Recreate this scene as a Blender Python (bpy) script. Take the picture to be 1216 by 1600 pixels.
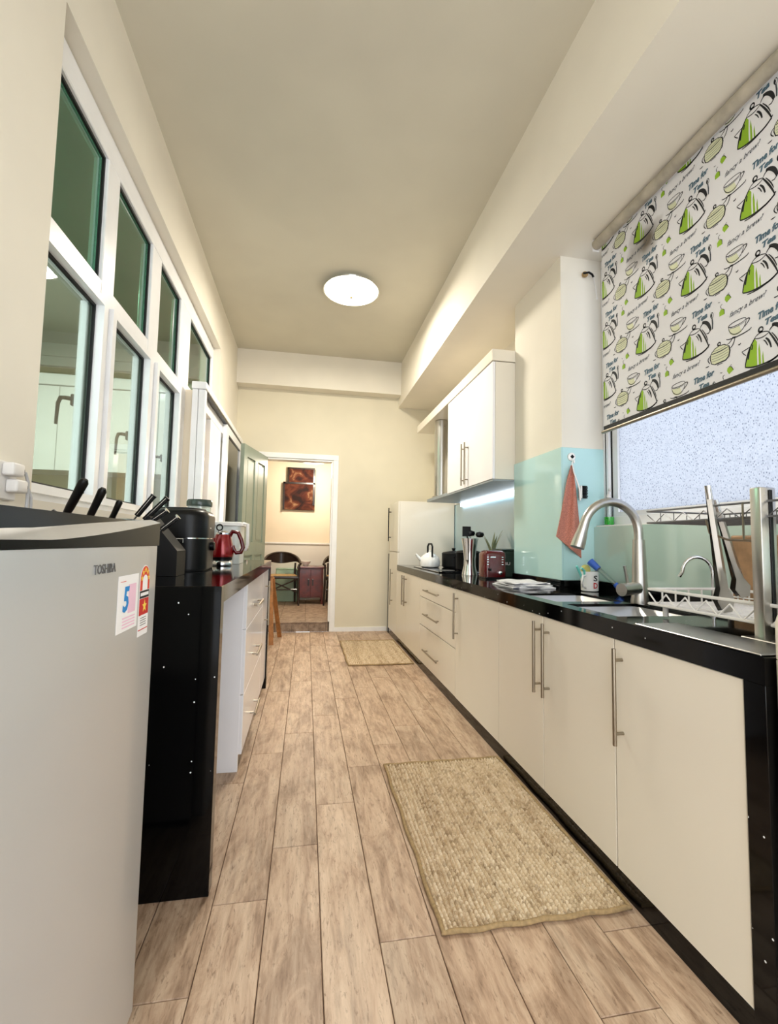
import bpy, bmesh, math, random
from mathutils import Vector, Matrix
random.seed(7)
SC = bpy.context.scene
COL = SC.collection
for o in list(bpy.data.objects): bpy.data.objects.remove(o)
PI = math.pi

# ------------------------------------------------------------------ camera
CAM_H = 1.07657
F_PX, YAW, PITCH, ROLL = 710.027, .178686, .068561, .018925
def cam_axes(a, b, d2):
    c, s = math.cos(ROLL), math.sin(ROLL)
    x1 = a*c + b*s; z2 = a*s - b*c
    d = d2*math.cos(PITCH) - z2*math.sin(PITCH); z = d2*math.sin(PITCH) + z2*math.cos(PITCH)
    return Vector((x1*math.cos(YAW) + d*math.sin(YAW), -x1*math.sin(YAW) + d*math.cos(YAW), z))
cam = bpy.data.cameras.new('camera'); camo = bpy.data.objects.new('camera', cam); COL.objects.link(camo)
R_, U_, F_ = cam_axes(1, 0, 0), cam_axes(0, -1, 0), cam_axes(0, 0, 1)
camo.matrix_world = Matrix(((R_.x, U_.x, -F_.x, 0), (R_.y, U_.y, -F_.y, 0), (R_.z, U_.z, -F_.z, CAM_H), (0, 0, 0, 1)))
cam.sensor_fit = 'HORIZONTAL'; cam.sensor_width = 36; cam.lens = F_PX/1216*36
cam.clip_start = .02; cam.clip_end = 60
SC.camera = camo

# ------------------------------------------------------------------ world, exposure
w = bpy.data.worlds.new('overcast_sky'); SC.world = w; w.use_nodes = True
bg = w.node_tree.nodes['Background']; bg.inputs[0].default_value = (.90, .95, 1.0, 1); bg.inputs[1].default_value = 2.1
SC.view_settings.view_transform = 'Standard'; SC.view_settings.look = 'None'
SC.view_settings.gamma = 1; SC.view_settings.use_curve_mapping = False
SC.view_settings.exposure = .85

# ------------------------------------------------------------------ materials
def lin(c): return tuple(((x/255)/12.92 if x/255 <= .04045 else (((x/255)+.055)/1.055)**2.4) for x in c)
MATS = {}
def mat(name, rgb, rough=.5, metal=0, coat=0, trans=0, ior=1.45, spec=.5, emit=None, estr=0, alpha=1):
    m = bpy.data.materials.new(name); m.use_nodes = True
    b = m.node_tree.nodes['Principled BSDF']
    b.inputs['Base Color'].default_value = (*lin(rgb), 1)
    b.inputs['Roughness'].default_value = rough; b.inputs['Metallic'].default_value = metal
    b.inputs['Coat Weight'].default_value = coat; b.inputs['Coat Roughness'].default_value = .06
    b.inputs['Transmission Weight'].default_value = trans; b.inputs['IOR'].default_value = ior
    b.inputs['Specular IOR Level'].default_value = spec
    if emit: b.inputs['Emission Color'].default_value = (*lin(emit), 1); b.inputs['Emission Strength'].default_value = estr
    MATS[name] = m; m.diffuse_color = (*lin(rgb), 1)
    return m
class NT:
    def __init__(s, m): s.t = m.node_tree; s.b = s.t.nodes['Principled BSDF']
    def n(s, typ, **kw):
        x = s.t.nodes.new(typ)
        for k, v in kw.items():
            if k in x.inputs.keys(): x.inputs[k].default_value = v
            else: setattr(x, k, v)
        return x
    def l(s, a, b): s.t.links.new(a, b)
    def pos(s, scale=(1, 1, 1), rnd=False):
        g = s.n('ShaderNodeNewGeometry'); mp = s.n('ShaderNodeMapping'); mp.inputs['Scale'].default_value = scale
        s.l(g.outputs['Position'], mp.inputs['Vector'])
        if rnd:
            oi = s.n('ShaderNodeObjectInfo'); mu = s.n('ShaderNodeMath', operation='MULTIPLY'); mu.inputs[1].default_value = 37.
            s.l(oi.outputs['Random'], mu.inputs[0]); cb = s.n('ShaderNodeCombineXYZ')
            for i in range(3): s.l(mu.outputs[0], cb.inputs[i])
            s.l(cb.outputs[0], mp.inputs['Location'])
        return mp.outputs[0]
    def noise(s, vec, scale, detail=4, rough=.55, dist=0):
        x = s.n('ShaderNodeTexNoise'); x.inputs['Scale'].default_value = scale; x.inputs['Detail'].default_value = detail
        x.inputs['Roughness'].default_value = rough; x.inputs['Distortion'].default_value = dist; s.l(vec, x.inputs['Vector']); return x.outputs['Fac']
    def ramp(s, fac, stops):
        r = s.n('ShaderNodeValToRGB'); e = r.color_ramp.elements
        while len(e) < len(stops): e.new(.5)
        for i, (p, c) in enumerate(stops): e[i].position = p; e[i].color = (*(lin(c) if max(c) > 1.001 else c), 1)
        s.l(fac, r.inputs[0]); return r.outputs[0]
    def mix(s, fac, a, b, blend='MIX'):
        x = s.n('ShaderNodeMix'); x.data_type = 'RGBA'; x.blend_type = blend
        for sock, v in ((x.inputs[0], fac), (x.inputs[6], a), (x.inputs[7], b)):
            if hasattr(v, 'links'): s.l(v, sock)
            elif isinstance(v, tuple): sock.default_value = (*lin(v), 1)
            else: sock.default_value = v
        return x.outputs[2]
    def bump(s, h, strength=.3, dist=.01):
        b = s.n('ShaderNodeBump'); b.inputs['Strength'].default_value = strength; b.inputs['Distance'].default_value = dist
        s.l(h, b.inputs['Height']); s.l(b.outputs[0], s.b.inputs['Normal'])
def plaster(name, rgb, rough=.8):
    m = mat(name, rgb, rough); t = NT(m)
    v = t.pos(); n = t.noise(v, 1.3, 3); d = tuple(int(x*.955) for x in rgb)
    t.l(t.ramp(n, [(.3, d), (.7, rgb)]), t.b.inputs['Base Color'])
    t.bump(t.noise(v, 140, 3), .08, .002); return m
def granite(name):
    m = mat(name, (5, 5, 6), .07, spec=.32); t = NT(m)
    vo = t.n('ShaderNodeTexVoronoi'); vo.inputs['Scale'].default_value = 34; t.l(t.pos(), vo.inputs['Vector'])
    near = t.n('ShaderNodeMath', operation='LESS_THAN'); near.inputs[1].default_value = .085; t.l(vo.outputs['Distance'], near.inputs[0])
    sp = t.n('ShaderNodeSeparateColor'); t.l(vo.outputs['Color'], sp.inputs[0])
    few = t.n('ShaderNodeMath', operation='GREATER_THAN'); few.inputs[1].default_value = .8; t.l(sp.outputs[0], few.inputs[0])
    an = t.n('ShaderNodeMath', operation='MULTIPLY'); t.l(near.outputs[0], an.inputs[0]); t.l(few.outputs[0], an.inputs[1])
    t.l(t.mix(an.outputs[0], (4, 4, 5), (235, 238, 240)), t.b.inputs['Base Color']); return m
def metal(name, rgb, rough, streak=0):
    m = mat(name, rgb, rough, 1); t = NT(m)
    n = t.noise(t.pos((1, 1, 1)), 30, 2)
    r = t.n('ShaderNodeMapRange'); r.inputs[3].default_value = rough*.95; r.inputs[4].default_value = rough*1.06; t.l(n, r.inputs[0]); t.l(r.outputs[0], t.b.inputs['Roughness'])
    return m
def subtle(name, rgb, rough=.4, coat=0, k=.94, sc=6, metal_=0):
    m = mat(name, rgb, rough, metal_, coat); t = NT(m); n = t.noise(t.pos(), sc, 3)
    t.l(t.ramp(n, [(.3, tuple(int(x*k) for x in rgb)), (.7, rgb)]), t.b.inputs['Base Color']); return m

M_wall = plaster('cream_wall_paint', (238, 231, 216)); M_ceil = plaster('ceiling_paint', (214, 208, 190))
M_wall2 = plaster('warm_plaster', (246, 232, 208)); M_dado = plaster('white_dado_paint', (240, 236, 228))
M_white = subtle('white_gloss_paint', (244, 243, 240), .35, .2, .97)
M_upvc = subtle('white_upvc', (246, 246, 248), .3, .2, .975)
M_cab = subtle('cream_white_laminate', (235, 227, 212), .28, .25, .985, 2)
M_cabL = subtle('white_laminate', (247, 246, 250), .22, .35, .985, 2)
M_gran = granite('black_sparkle_granite')
M_black = subtle('black_plastic', (8, 8, 9), .32, 0, .8); M_matte = subtle('matte_black', (9, 9, 10), .5, 0, .8)
for _m in (M_black, M_matte): _m.node_tree.nodes['Principled BSDF'].inputs['Specular IOR Level'].default_value = .3
M_gasket = subtle('black_rubber', (15, 16, 17), .6, 0, .8)
M_steel = metal('brushed_steel', (196, 194, 190), .28); M_chrome = metal('chrome', (225, 226, 228), .08); M_dsteel = metal('satin_handle_steel', (158, 148, 132), .33)
M_silver = subtle('silver_fridge_lacquer', (205, 207, 208), .34, .3, .985, 1.5, .35)
M_red = subtle('red_metallic_lacquer', (150, 14, 22), .18, .6, .85, 3, .35); M_dred = subtle('dark_red_lacquer', (96, 10, 16), .2, .5, .85)
M_green_door = subtle('sage_green_paint', (146, 157, 141), .4, .1, .95); M_greenbox = subtle('dark_green_tin', (38, 62, 54), .35, .2, .9)
M_splash = subtle('aqua_back_painted_glass', (188, 228, 228), .06, 1., .985, 1); 
M_splash2 = subtle('mint_back_painted_glass', (192, 218, 208), .06, 1., .985, 1)
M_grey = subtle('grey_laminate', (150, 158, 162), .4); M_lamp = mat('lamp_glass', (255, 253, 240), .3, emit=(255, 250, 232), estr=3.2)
M_lampw = mat('warm_lamp_glass', (255, 240, 210), .4, emit=(255, 226, 180), estr=3.0)
M_redwood = subtle('red_brown_lacquered_wood', (112, 34, 18), .3, .3, .7, 12); M_darkwood = subtle('dark_stained_wood', (40, 26, 20), .35, .2, .8, 12)
M_wood = subtle('varnished_pine', (190, 128, 72), .45, 0, .75, 22); M_board = subtle('chopping_board_wood', (190, 148, 108), .5, 0, .8, 18)
M_cane = subtle('woven_cane', (196, 160, 104), .7, 0, .75, 60); M_cork = subtle('brown_block_wood', (150, 105, 80), .5, 0, .8, 20)
M_plug = subtle('white_plug_plastic', (236, 232, 228), .4, 0, .96); M_paper = subtle('white_paper', (250, 249, 250), .6, 0, .985)
M_pink = subtle('pale_pink_print', (246, 206, 226), .6, 0, .97); M_blue = subtle('blue_print', (30, 140, 214), .6, 0, .97); M_orange = subtle('orange_red_print', (226, 70, 48), .6, 0, .95)
M_star = subtle('yellow_print', (250, 222, 90), .6, 0, .97); M_redp = subtle('red_print', (205, 38, 34), .6, 0, .95)
M_ink = subtle('black_print', (18, 20, 24), .7, 0, .9); M_teal = subtle('slate_blue_print', (80, 108, 124), .7, 0, .9); M_lime = subtle('lime_green_print', (146, 186, 40), .7, 0, .92); M_pale = subtle('pale_green_print', (218, 220, 186), .7, 0, .96)
M_inkthin = subtle('grey_ink_print', (64, 70, 78), .7, 0, .95)
M_ceramic = subtle('white_ceramic', (244, 243, 240), .12, .5, .98); M_bluep = subtle('blue_plastic', (60, 104, 200), .35); M_tealp = subtle('teal_plastic', (120, 214, 206), .4); M_yell = subtle('yellow_sponge', (214, 206, 120), .8)
M_towel = subtle('striped_white_cotton', (238, 236, 238), .9); M_terrac = None
M_bowl = subtle('pewter_lid', (120, 120, 122), .35, 0, .9, 6, .6)
M_applianc = subtle('ivory_appliance_plastic', (240, 234, 222), .3, .2, .985); M_leaf = subtle('pale_sage_leaf', (160, 168, 128), .6, 0, .8, 20)
M_liquid = mat('green_soap', (30, 205, 50), .1)
M_shade = subtle('grey_lamp_shade', (226, 224, 220), .6)
def clear_glass(name, rgb=(245, 250, 250), mixf=.85, refl=.06):
    m = bpy.data.materials.new(name); m.use_nodes = True; t = m.node_tree; t.nodes.clear()
    out = t.nodes.new('ShaderNodeOutputMaterial'); tr = t.nodes.new('ShaderNodeBsdfTransparent'); gl = t.nodes.new('ShaderNodeBsdfGlossy'); mx = t.nodes.new('ShaderNodeMixShader')
    tr.inputs[0].default_value = (*lin(rgb), 1); gl.inputs['Roughness'].default_value = .02; gl.inputs[0].default_value = (1, 1, 1, 1)
    lw = t.nodes.new('ShaderNodeLayerWeight'); lw.inputs[0].default_value = .5
    pw = t.nodes.new('ShaderNodeMath'); pw.operation = 'POWER'; pw.inputs[1].default_value = 5; t.links.new(lw.outputs['Facing'], pw.inputs[0])
    ad = t.nodes.new('ShaderNodeMath'); ad.operation = 'ADD'; ad.inputs[1].default_value = refl; ad.use_clamp = True
    t.links.new(pw.outputs[0], ad.inputs[0]); t.links.new(ad.outputs[0], mx.inputs[0]); t.links.new(tr.outputs[0], mx.inputs[1]); t.links.new(gl.outputs[0], mx.inputs[2]); t.links.new(mx.outputs[0], out.inputs[0])
    return m
M_glass = clear_glass('clear_glass'); M_tint = clear_glass('green_tinted_window_glass', (212, 221, 214), refl=.05); M_tintd = clear_glass('dark_green_tinted_glass', (138, 172, 152), refl=.05); M_darkglass = clear_glass('dark_door_glass', (48, 58, 42), refl=.02)
M_plastic = clear_glass('clear_plastic', (225, 232, 232), refl=.10)
def frosted():
    m = bpy.data.materials.new('textured_frosted_glass'); m.use_nodes = True; t = m.node_tree
    b = t.nodes['Principled BSDF']; nt = NT(m)
    v = nt.pos((1, 1, 1)); vo = nt.n('ShaderNodeTexVoronoi'); vo.feature = 'F1'; vo.inputs['Scale'].default_value = 118; vo.inputs['Randomness'].default_value = 1
    mp = nt.n('ShaderNodeMapping'); mp.inputs['Scale'].default_value = (1, 1, .62); mp.inputs['Rotation'].default_value = (.6, 0, 0); nt.l(v, mp.inputs[0]); nt.l(mp.outputs[0], vo.inputs['Vector'])
    col = nt.ramp(vo.outputs['Distance'], [(.12, (112, 116, 128)), (.32, (182, 185, 192)), (.5, (194, 196, 201)), (.8, (180, 183, 190))])  # dark flecks put the relief's bump shading into the glass colour
    tl = t.nodes.new('ShaderNodeBsdfTranslucent'); nt.l(col, tl.inputs[0])
    gl = t.nodes.new('ShaderNodeBsdfGlossy'); gl.inputs['Roughness'].default_value = .25
    bp = nt.n('ShaderNodeBump'); bp.inputs['Strength'].default_value = .6; bp.inputs['Distance'].default_value = .004; nt.l(vo.outputs['Distance'], bp.inputs['Height'])
    nt.l(bp.outputs[0], tl.inputs['Normal']); nt.l(bp.outputs[0], gl.inputs['Normal'])
    mx = t.nodes.new('ShaderNodeMixShader'); mx.inputs[0].default_value = .06
    nt.l(tl.outputs[0], mx.inputs[1]); nt.l(gl.outputs[0], mx.inputs[2]); nt.l(mx.outputs[0], t.nodes['Material Output'].inputs[0])
    t.nodes.remove(b); return m
M_frost = frosted()
def fabric_blind():
    m = mat('blind_fabric', (236, 234, 234), .9); t = NT(m); g = t.n('ShaderNodeNewGeometry')
    vm = t.n('ShaderNodeVectorMath', operation='DISTANCE'); vm.inputs[1].default_value = (1.58, 1.875, 2.56); 
    nz = t.n('ShaderNodeTexNoise'); nz.inputs['Scale'].default_value = 9; t.l(g.outputs['Position'], nz.inputs['Vector'])
    t.l(g.outputs['Position'], vm.inputs[0])
    ad = t.n('ShaderNodeMath', operation='MULTIPLY_ADD'); ad.inputs[1].default_value = .16; t.l(nz.outputs['Fac'], ad.inputs[0]); t.l(vm.outputs['Value'], ad.inputs[2])
    c = t.ramp(ad.outputs[0], [(.09, (120, 110, 96)), (.20, (238, 236, 235))]); t.l(c, t.b.inputs['Base Color'])
    tl = t.n('ShaderNodeBsdfTranslucent'); t.l(c, tl.inputs[0]); mx = t.n('ShaderNodeMixShader'); mx.inputs[0].default_value = .22
    t.l(t.b.outputs[0], mx.inputs[1]); t.l(tl.outputs[0], mx.inputs[2]); t.l(mx.outputs[0], t.t.nodes['Material Output'].inputs[0]); return m
M_blind = fabric_blind()
def plank_mat():
    m = mat('grey_oak_plank', (190, 160, 132), .42); t = NT(m)
    v = t.pos((1, .13, 1), True); v2 = t.pos((1, .3, 1), True); v3 = t.pos((1, .22, 1), True)
    g = t.noise(v, 46, 7, .66, .5); b = t.noise(v2, 8, 6, .68, 1.0); f = t.noise(v3, 120, 5, .7, .6)
    c1 = t.ramp(g, [(.34, (134, 106, 84)), (.47, (186, 156, 130)), (.62, (216, 190, 164))])
    c2 = t.ramp(b, [(.38, (128, 100, 78)), (.5, (188, 158, 132)), (.62, (214, 190, 165))])
    c = t.mix(.5, c1, c2); c = t.mix(t.ramp(f, [(.56, (0., 0., 0.)), (.68, (.75, .75, .75))]), c, (118, 90, 68))
    oi = t.n('ShaderNodeObjectInfo'); mr = t.n('ShaderNodeMapRange'); mr.inputs[3].default_value = .88; mr.inputs[4].default_value = 1.04; t.l(oi.outputs['Random'], mr.inputs[0])
    hs = t.n('ShaderNodeHueSaturation'); t.l(c, hs.inputs['Color']); t.l(mr.outputs[0], hs.inputs['Value']); t.l(hs.outputs[0], t.b.inputs['Base Color'])
    t.bump(g, .12, .003); return m
M_plank = plank_mat()
def jute():
    m = mat('woven_jute', (206, 184, 144), .95); t = NT(m)
    a = t.noise(t.pos((1, .05, 1)), 30, 4, .6)
    vo = t.n('ShaderNodeTexVoronoi'); vo.inputs['Scale'].default_value = 78; vo.inputs['Randomness'].default_value = .8; t.l(t.pos((1, 1, .0)), vo.inputs['Vector'])
    sp = t.n('ShaderNodeSeparateColor'); t.l(vo.outputs['Color'], sp.inputs[0])
    c = t.mix(.55, t.ramp(a, [(.34, (152, 122, 90)), (.5, (208, 184, 152)), (.66, (234, 216, 190))]), t.ramp(sp.outputs[0], [(.0, (112, 84, 56)), (.22, (186, 158, 124)), (.6, (218, 194, 162)), (1, (240, 222, 196))]))
    f = t.noise(t.pos(), 420, 2); c = t.mix(.25, c, t.ramp(f, [(.35, (96, 70, 44)), (.6, (226, 208, 172))])); t.l(c, t.b.inputs['Base Color']); return m
M_jute = jute(); M_jbind = subtle('jute_binding', (178, 150, 108), .95, 0, .8, 80)
def cloth(name, rgb, sc=260):
    m = mat(name, rgb, .95); t = NT(m); n = t.noise(t.pos(), sc, 3)
    t.l(t.ramp(n, [(.3, tuple(int(x*.72) for x in rgb)), (.7, tuple(min(255, int(x*1.06)) for x in rgb))]), t.b.inputs['Base Color']); t.bump(n, .7, .003); return m
M_terrac = cloth('terracotta_terry_cloth', (216, 142, 122))
def tile_mat():
    m = mat('grey_brown_tile', (150, 128, 108), .5); t = NT(m); n = t.noise(t.pos((1, 1, 1), True), 14, 5, .65)
    t.l(t.ramp(n, [(.3, (104, 84, 68)), (.55, (158, 136, 116)), (.75, (190, 170, 150))]), t.b.inputs['Base Color']); return m
M_tile = tile_mat()
def stripe_towel():
    m = M_towel; t = NT(m); wv = t.n('ShaderNodeTexWave'); wv.inputs['Scale'].default_value = 22; wv.bands_direction = 'Y'; t.l(t.pos(), wv.inputs['Vector'])
    t.l(t.ramp(wv.outputs['Color'], [(.12, (120, 122, 132)), (.3, (240, 238, 240))]), t.b.inputs['Base Color'])
stripe_towel()
def art_mat():
    m = mat('abstract_brown_print', (120, 60, 30), .85); t = NT(m); n = t.noise(t.pos((1, 1, 1)), 5.5, 3, .5, 1.2)
    t.l(t.ramp(n, [(.36, (32, 11, 8)), (.48, (72, 28, 16)), (.6, (100, 52, 30)), (.72, (160, 126, 92))]), t.b.inputs['Base Color']); return m
M_art = art_mat()

# ------------------------------------------------------------------ mesh builder
WORLD = {}
class MB:
    def __init__(s): s.v = []; s.f = []
    def add(s, vs, fs):
        o = len(s.v); s.v += [tuple(p) for p in vs]; s.f += [tuple(i+o for i in f) for f in fs]; return s
    def box(s, x0, x1, y0, y1, z0, z1):
        return s.add([(x0,y0,z0),(x1,y0,z0),(x1,y1,z0),(x0,y1,z0),(x0,y0,z1),(x1,y0,z1),(x1,y1,z1),(x0,y1,z1)],
                     [(0,3,2,1),(4,5,6,7),(0,1,5,4),(1,2,6,5),(2,3,7,6),(3,0,4,7)])
    def bm(s, bm):
        bm.verts.ensure_lookup_table(); bm.verts.index_update()
        s.add([v.co[:] for v in bm.verts], [[v.index for v in f.verts] for f in bm.faces]); bm.free(); return s
    def rbox(s, x0, x1, y0, y1, z0, z1, r=.004, seg=1):
        b = bmesh.new(); bmesh.ops.create_cube(b, size=1)
        for v in b.verts: v.co = Vector(((x0+x1)/2 + v.co.x*(x1-x0), (y0+y1)/2 + v.co.y*(y1-y0), (z0+z1)/2 + v.co.z*(z1-z0)))
        bmesh.ops.bevel(b, geom=list(b.edges), offset=r, segments=seg, profile=.5, affect='EDGES'); return s.bm(b)
    def vbox(s, x0, x1, y0, y1, z0, z1, r=.02, seg=4, top=0):
        b = bmesh.new(); bmesh.ops.create_cube(b, size=1)
        for v in b.verts: v.co = Vector(((x0+x1)/2 + v.co.x*(x1-x0), (y0+y1)/2 + v.co.y*(y1-y0), (z0+z1)/2 + v.co.z*(z1-z0)))
        ve = [e for e in b.edges if abs(e.verts[0].co.z-e.verts[1].co.z) > 1e-6]
        bmesh.ops.bevel(b, geom=ve, offset=r, segments=seg, profile=.5, affect='EDGES')
        if top:
            te = [e for e in b.edges if e.verts[0].co.z > z1-1e-5 and e.verts[1].co.z > z1-1e-5]
            bmesh.ops.bevel(b, geom=te, offset=top, segments=3, profile=.5, affect='EDGES')
        return s.bm(b)
    def lathe(s, prof, c, n=24, axis='z', sx=1, sy=1):
        vs = []; fs = []
        for (r, h) in prof:
            for k in range(n):
                a = 2*PI*k/n; p = (r*math.cos(a)*sx, r*math.sin(a)*sy, h)
                if axis == 'x': p = (p[2], p[0], p[1])
                if axis == 'y': p = (p[0], p[2], p[1])
                vs.append((c[0]+p[0], c[1]+p[1], c[2]+p[2]))
        m = len(prof)
        for i in range(m-1):
            for k in range(n):
                k2 = (k+1) % n; q = (i*n+k, i*n+k2, (i+1)*n+k2, (i+1)*n+k); fs.append(q if axis != 'y' else q[::-1])
        fs.append(tuple(range(n))[::-1] if axis != 'y' else tuple(range(n))); t = tuple(range((m-1)*n, m*n)); fs.append(t if axis != 'y' else t[::-1])
        return s.add(vs, fs)
    def cyl(s, c, r, h, n=20, axis='z'): return s.lathe([(r, 0), (r, h)], c, n, axis)
    def tube(s, pts, r, n=8, closed=False):
        pts = [Vector(p) for p in pts]; m = len(pts); vs = []; fs = []
        rr = r if isinstance(r, (list, tuple)) else [r]*m
        ref = None
        for i, p in enumerate(pts):
            a = pts[i-1] if (i > 0 or closed) else p; b = pts[(i+1) % m] if (i < m-1 or closed) else p
            t = (b-a).normalized() if (b-a).length > 1e-9 else Vector((0, 0, 1))
            if ref is None: ref = t.orthogonal().normalized()
            u = (ref - t*ref.dot(t)); u = u.normalized() if u.length > 1e-6 else t.orthogonal().normalized(); ref = u; wv = t.cross(u)
            for k in range(n):
                an = 2*PI*k/n; vs.append(p + (u*math.cos(an) + wv*math.sin(an))*rr[i])
        for i in range(m if closed else m-1):
            j = (i+1) % m
            for k in range(n): k2 = (k+1) % n; fs.append((i*n+k, i*n+k2, j*n+k2, j*n+k))
        if not closed: fs.append(tuple(range(n))[::-1]); fs.append(tuple(range((m-1)*n, m*n)))
        return s.add(vs, fs)
    def prism(s, poly, org, xd, yd, depth):
        xd = Vector(xd); yd = Vector(yd); nd = xd.cross(yd); o = Vector(org); n = len(poly)
        a = [o + xd*p[0] + yd*p[1] for p in poly]; b = [p + nd*depth for p in a]
        fs = [tuple(range(n))[::-1], tuple(range(n, 2*n))] + [(i, (i+1) % n, n+(i+1) % n, n+i) for i in range(n)]
        return s.add(a+b, fs)
    def bar(s, p, q, w, h, up=(0, 0, 1)):
        p = Vector(p); q = Vector(q); t = (q-p).normalized(); u = t.cross(Vector(up)); u = u.normalized() if u.length > 1e-6 else t.orthogonal().normalized(); v = u.cross(t)
        vs = []
        for e in (p, q):
            for a, b in ((-1, -1), (1, -1), (1, 1), (-1, 1)): vs.append(e + u*a*w/2 + v*b*h/2)
        return s.add(vs, [(0, 3, 2, 1), (4, 5, 6, 7), (0, 1, 5, 4), (1, 2, 6, 5), (2, 3, 7, 6), (3, 0, 4, 7)])
    def build(s, name, m, parent=None, smooth=None, label=None, cat=None, group=None, kind=None, fix=True):
        me = bpy.data.meshes.new(name)
        xs = [p[0] for p in s.v]; ys = [p[1] for p in s.v]; zs = [p[2] for p in s.v]
        c = Vector(((min(xs)+max(xs))/2, (min(ys)+max(ys))/2, min(zs)))
        me.from_pydata([(p[0]-c.x, p[1]-c.y, p[2]-c.z) for p in s.v], [], s.f); me.update()
        if fix:
            b = bmesh.new(); b.from_mesh(me); bmesh.ops.recalc_face_normals(b, faces=b.faces); b.to_mesh(me); b.free()
        if smooth:
            me.polygons.foreach_set('use_smooth', [True]*len(me.polygons)); me.set_sharp_from_angle(angle=math.radians(smooth))
        if m: me.materials.append(m)
        o = bpy.data.objects.new(name, me); COL.objects.link(o)
        return place(o, c, parent, label, cat, group, kind)
def place(o, c, parent=None, label=None, cat=None, group=None, kind=None):
    c = Vector(c); WORLD[o.name] = c
    if parent: o.parent = parent; o.location = c - WORLD[parent.name]
    else: o.location = c
    tag(o, label, cat, group, kind); return o
def tag(o, label=None, cat=None, group=None, kind=None):
    if label: o['label'] = label
    if cat: o['category'] = cat
    if group: o['group'] = group
    if kind: o['kind'] = kind
    return o
def thing(name, loc, label, cat, group=None, kind=None):
    o = bpy.data.objects.new(name, None); COL.objects.link(o); o.empty_display_size = .05
    return place(o, loc, None, label, cat, group, kind)
def box(name, m, parent, x0, x1, y0, y1, z0, z1, r=0, **kw):
    b = MB(); b.rbox(x0, x1, y0, y1, z0, z1, r) if r else b.box(x0, x1, y0, y1, z0, z1); return b.build(name, m, parent, **kw)
def struct(name, m, boxes, label, parent=None):
    b = MB()
    for q in boxes: b.box(*q)
    o = b.build(name, m, parent, label=label); o['kind'] = 'structure'; return o
def text2d(body, size=1, shear=0, offset=0, res=2):
    cu = bpy.data.curves.new('t', 'FONT'); cu.body = body; cu.size = size; cu.shear = shear; cu.offset = offset; cu.resolution_u = res
    o = bpy.data.objects.new('t', cu); COL.objects.link(o)
    dg = bpy.context.evaluated_depsgraph_get(); me = bpy.data.meshes.new_from_object(o.evaluated_get(dg))
    vs = [(v.co.x, v.co.y) for v in me.vertices]; fs = [tuple(p.vertices) for p in me.polygons]
    bpy.data.objects.remove(o); bpy.data.curves.remove(cu); bpy.data.meshes.remove(me)
    return vs, fs
def fit2d(vs, wd, ht=None):
    x0 = min(p[0] for p in vs); x1 = max(p[0] for p in vs); y0 = min(p[1] for p in vs); y1 = max(p[1] for p in vs)
    k = wd/(x1-x0); k2 = ht/(y1-y0) if ht else k
    return [((p[0]-x0)*k, (p[1]-y0)*k2) for p in vs]
def put2d(mb, vs, fs, org, xd, yd, depth=0):
    o = Vector(org); xd = Vector(xd); yd = Vector(yd)
    P = [o + xd*p[0] + yd*p[1] for p in vs]
    if depth:
        nd = xd.cross(yd)*depth; n = len(P); ed = {}
        for f in fs:
            for i in range(len(f)): e = (f[i], f[(i+1) % len(f)]); ed[e] = 1
        F = [tuple(f) for f in fs]; top = [tuple(i+n for i in f) for f in fs]
        side = [(a, b, b+n, a+n) for (a, b) in ed if (b, a) not in ed]
        mb.add(P + [p+nd for p in P], [f[::-1] for f in F] + top + side)
    else: mb.add(P, fs)
def arc(c, r, a0, a1, n, plane='xz'):
    out = []
    for i in range(n+1):
        a = a0 + (a1-a0)*i/n; u, v = r*math.cos(a), r*math.sin(a)
        out.append((c[0]+u, c[1], c[2]+v) if plane == 'xz' else (c[0], c[1]+u, c[2]+v) if plane == 'yz' else (c[0]+u, c[1]+v, c[2]))
    return out

# ------------------------------------------------------------------ key dimensions (metres)
XL, YB, ZC = -.862, 5.605, 3.335           # left wall face, back wall face, ceiling
XR, XP, XW, YP = 1.0, 1.437, 1.64, 2.377   # right cabinet fronts, pillar face, low wall face, pillar near face
ZT, ZLT = .841, .9305                      # right worktop, left worktop
YN = -1.3                                  # where the modelled room ends behind the camera
XO = 1.86

# ------------------------------------------------------------------ floor
flo = struct('floor', subtle('dark_plank_joint', (92, 70, 54), .8), [(-1.05, XO, YN, YB+.02, -.06, -.006)], 'grey-brown wooden plank floor of the kitchen')
PW, PL = .1565, .97
starts = {-4: .35, -3: .95, -2: .62, -1: .24, 0: .515, 1: .745, 2: .99, 3: 1.285, 4: 1.505, 5: 1.74, 6: 1.98, 7: 1.22, 8: 1.6}
pm_cache = {}
def plank_mesh(L):
    k = round(L, 3)
    if k in pm_cache: return pm_cache[k]
    g = .0011; c = .0016; w2 = PW/2-g; l2 = L/2-g
    v = [(-w2, -l2, -.006), (w2, -l2, -.006), (w2, l2, -.006), (-w2, l2, -.006), (-w2, -l2, -c), (w2, -l2, -c), (w2, l2, -c), (-w2, l2, -c), (-w2+c, -l2+c, 0), (w2-c, -l2+c, 0), (w2-c, l2-c, 0), (-w2+c, l2-c, 0)]
    f = [(0, 1, 5, 4), (1, 2, 6, 5), (2, 3, 7, 6), (3, 0, 4, 7), (4, 5, 9, 8), (5, 6, 10, 9), (6, 7, 11, 10), (7, 4, 8, 11), (8, 9, 10, 11), (0, 3, 2, 1)]
    me = bpy.data.meshes.new('plank'); me.from_pydata(v, [], f); me.materials.append(M_plank); pm_cache[k] = me; return me
for k, st in starts.items():
    xc = -.24 + PW*(k+.5); y = st - PL*4
    while y < YB:
        a, b = max(y, YN), min(y+PL, YB+.005)
        if b-a > .03:
            o = bpy.data.objects.new('plank', plank_mesh(b-a)); COL.objects.link(o); place(o, (xc, (a+b)/2, 0), flo)
        y += PL

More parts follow.
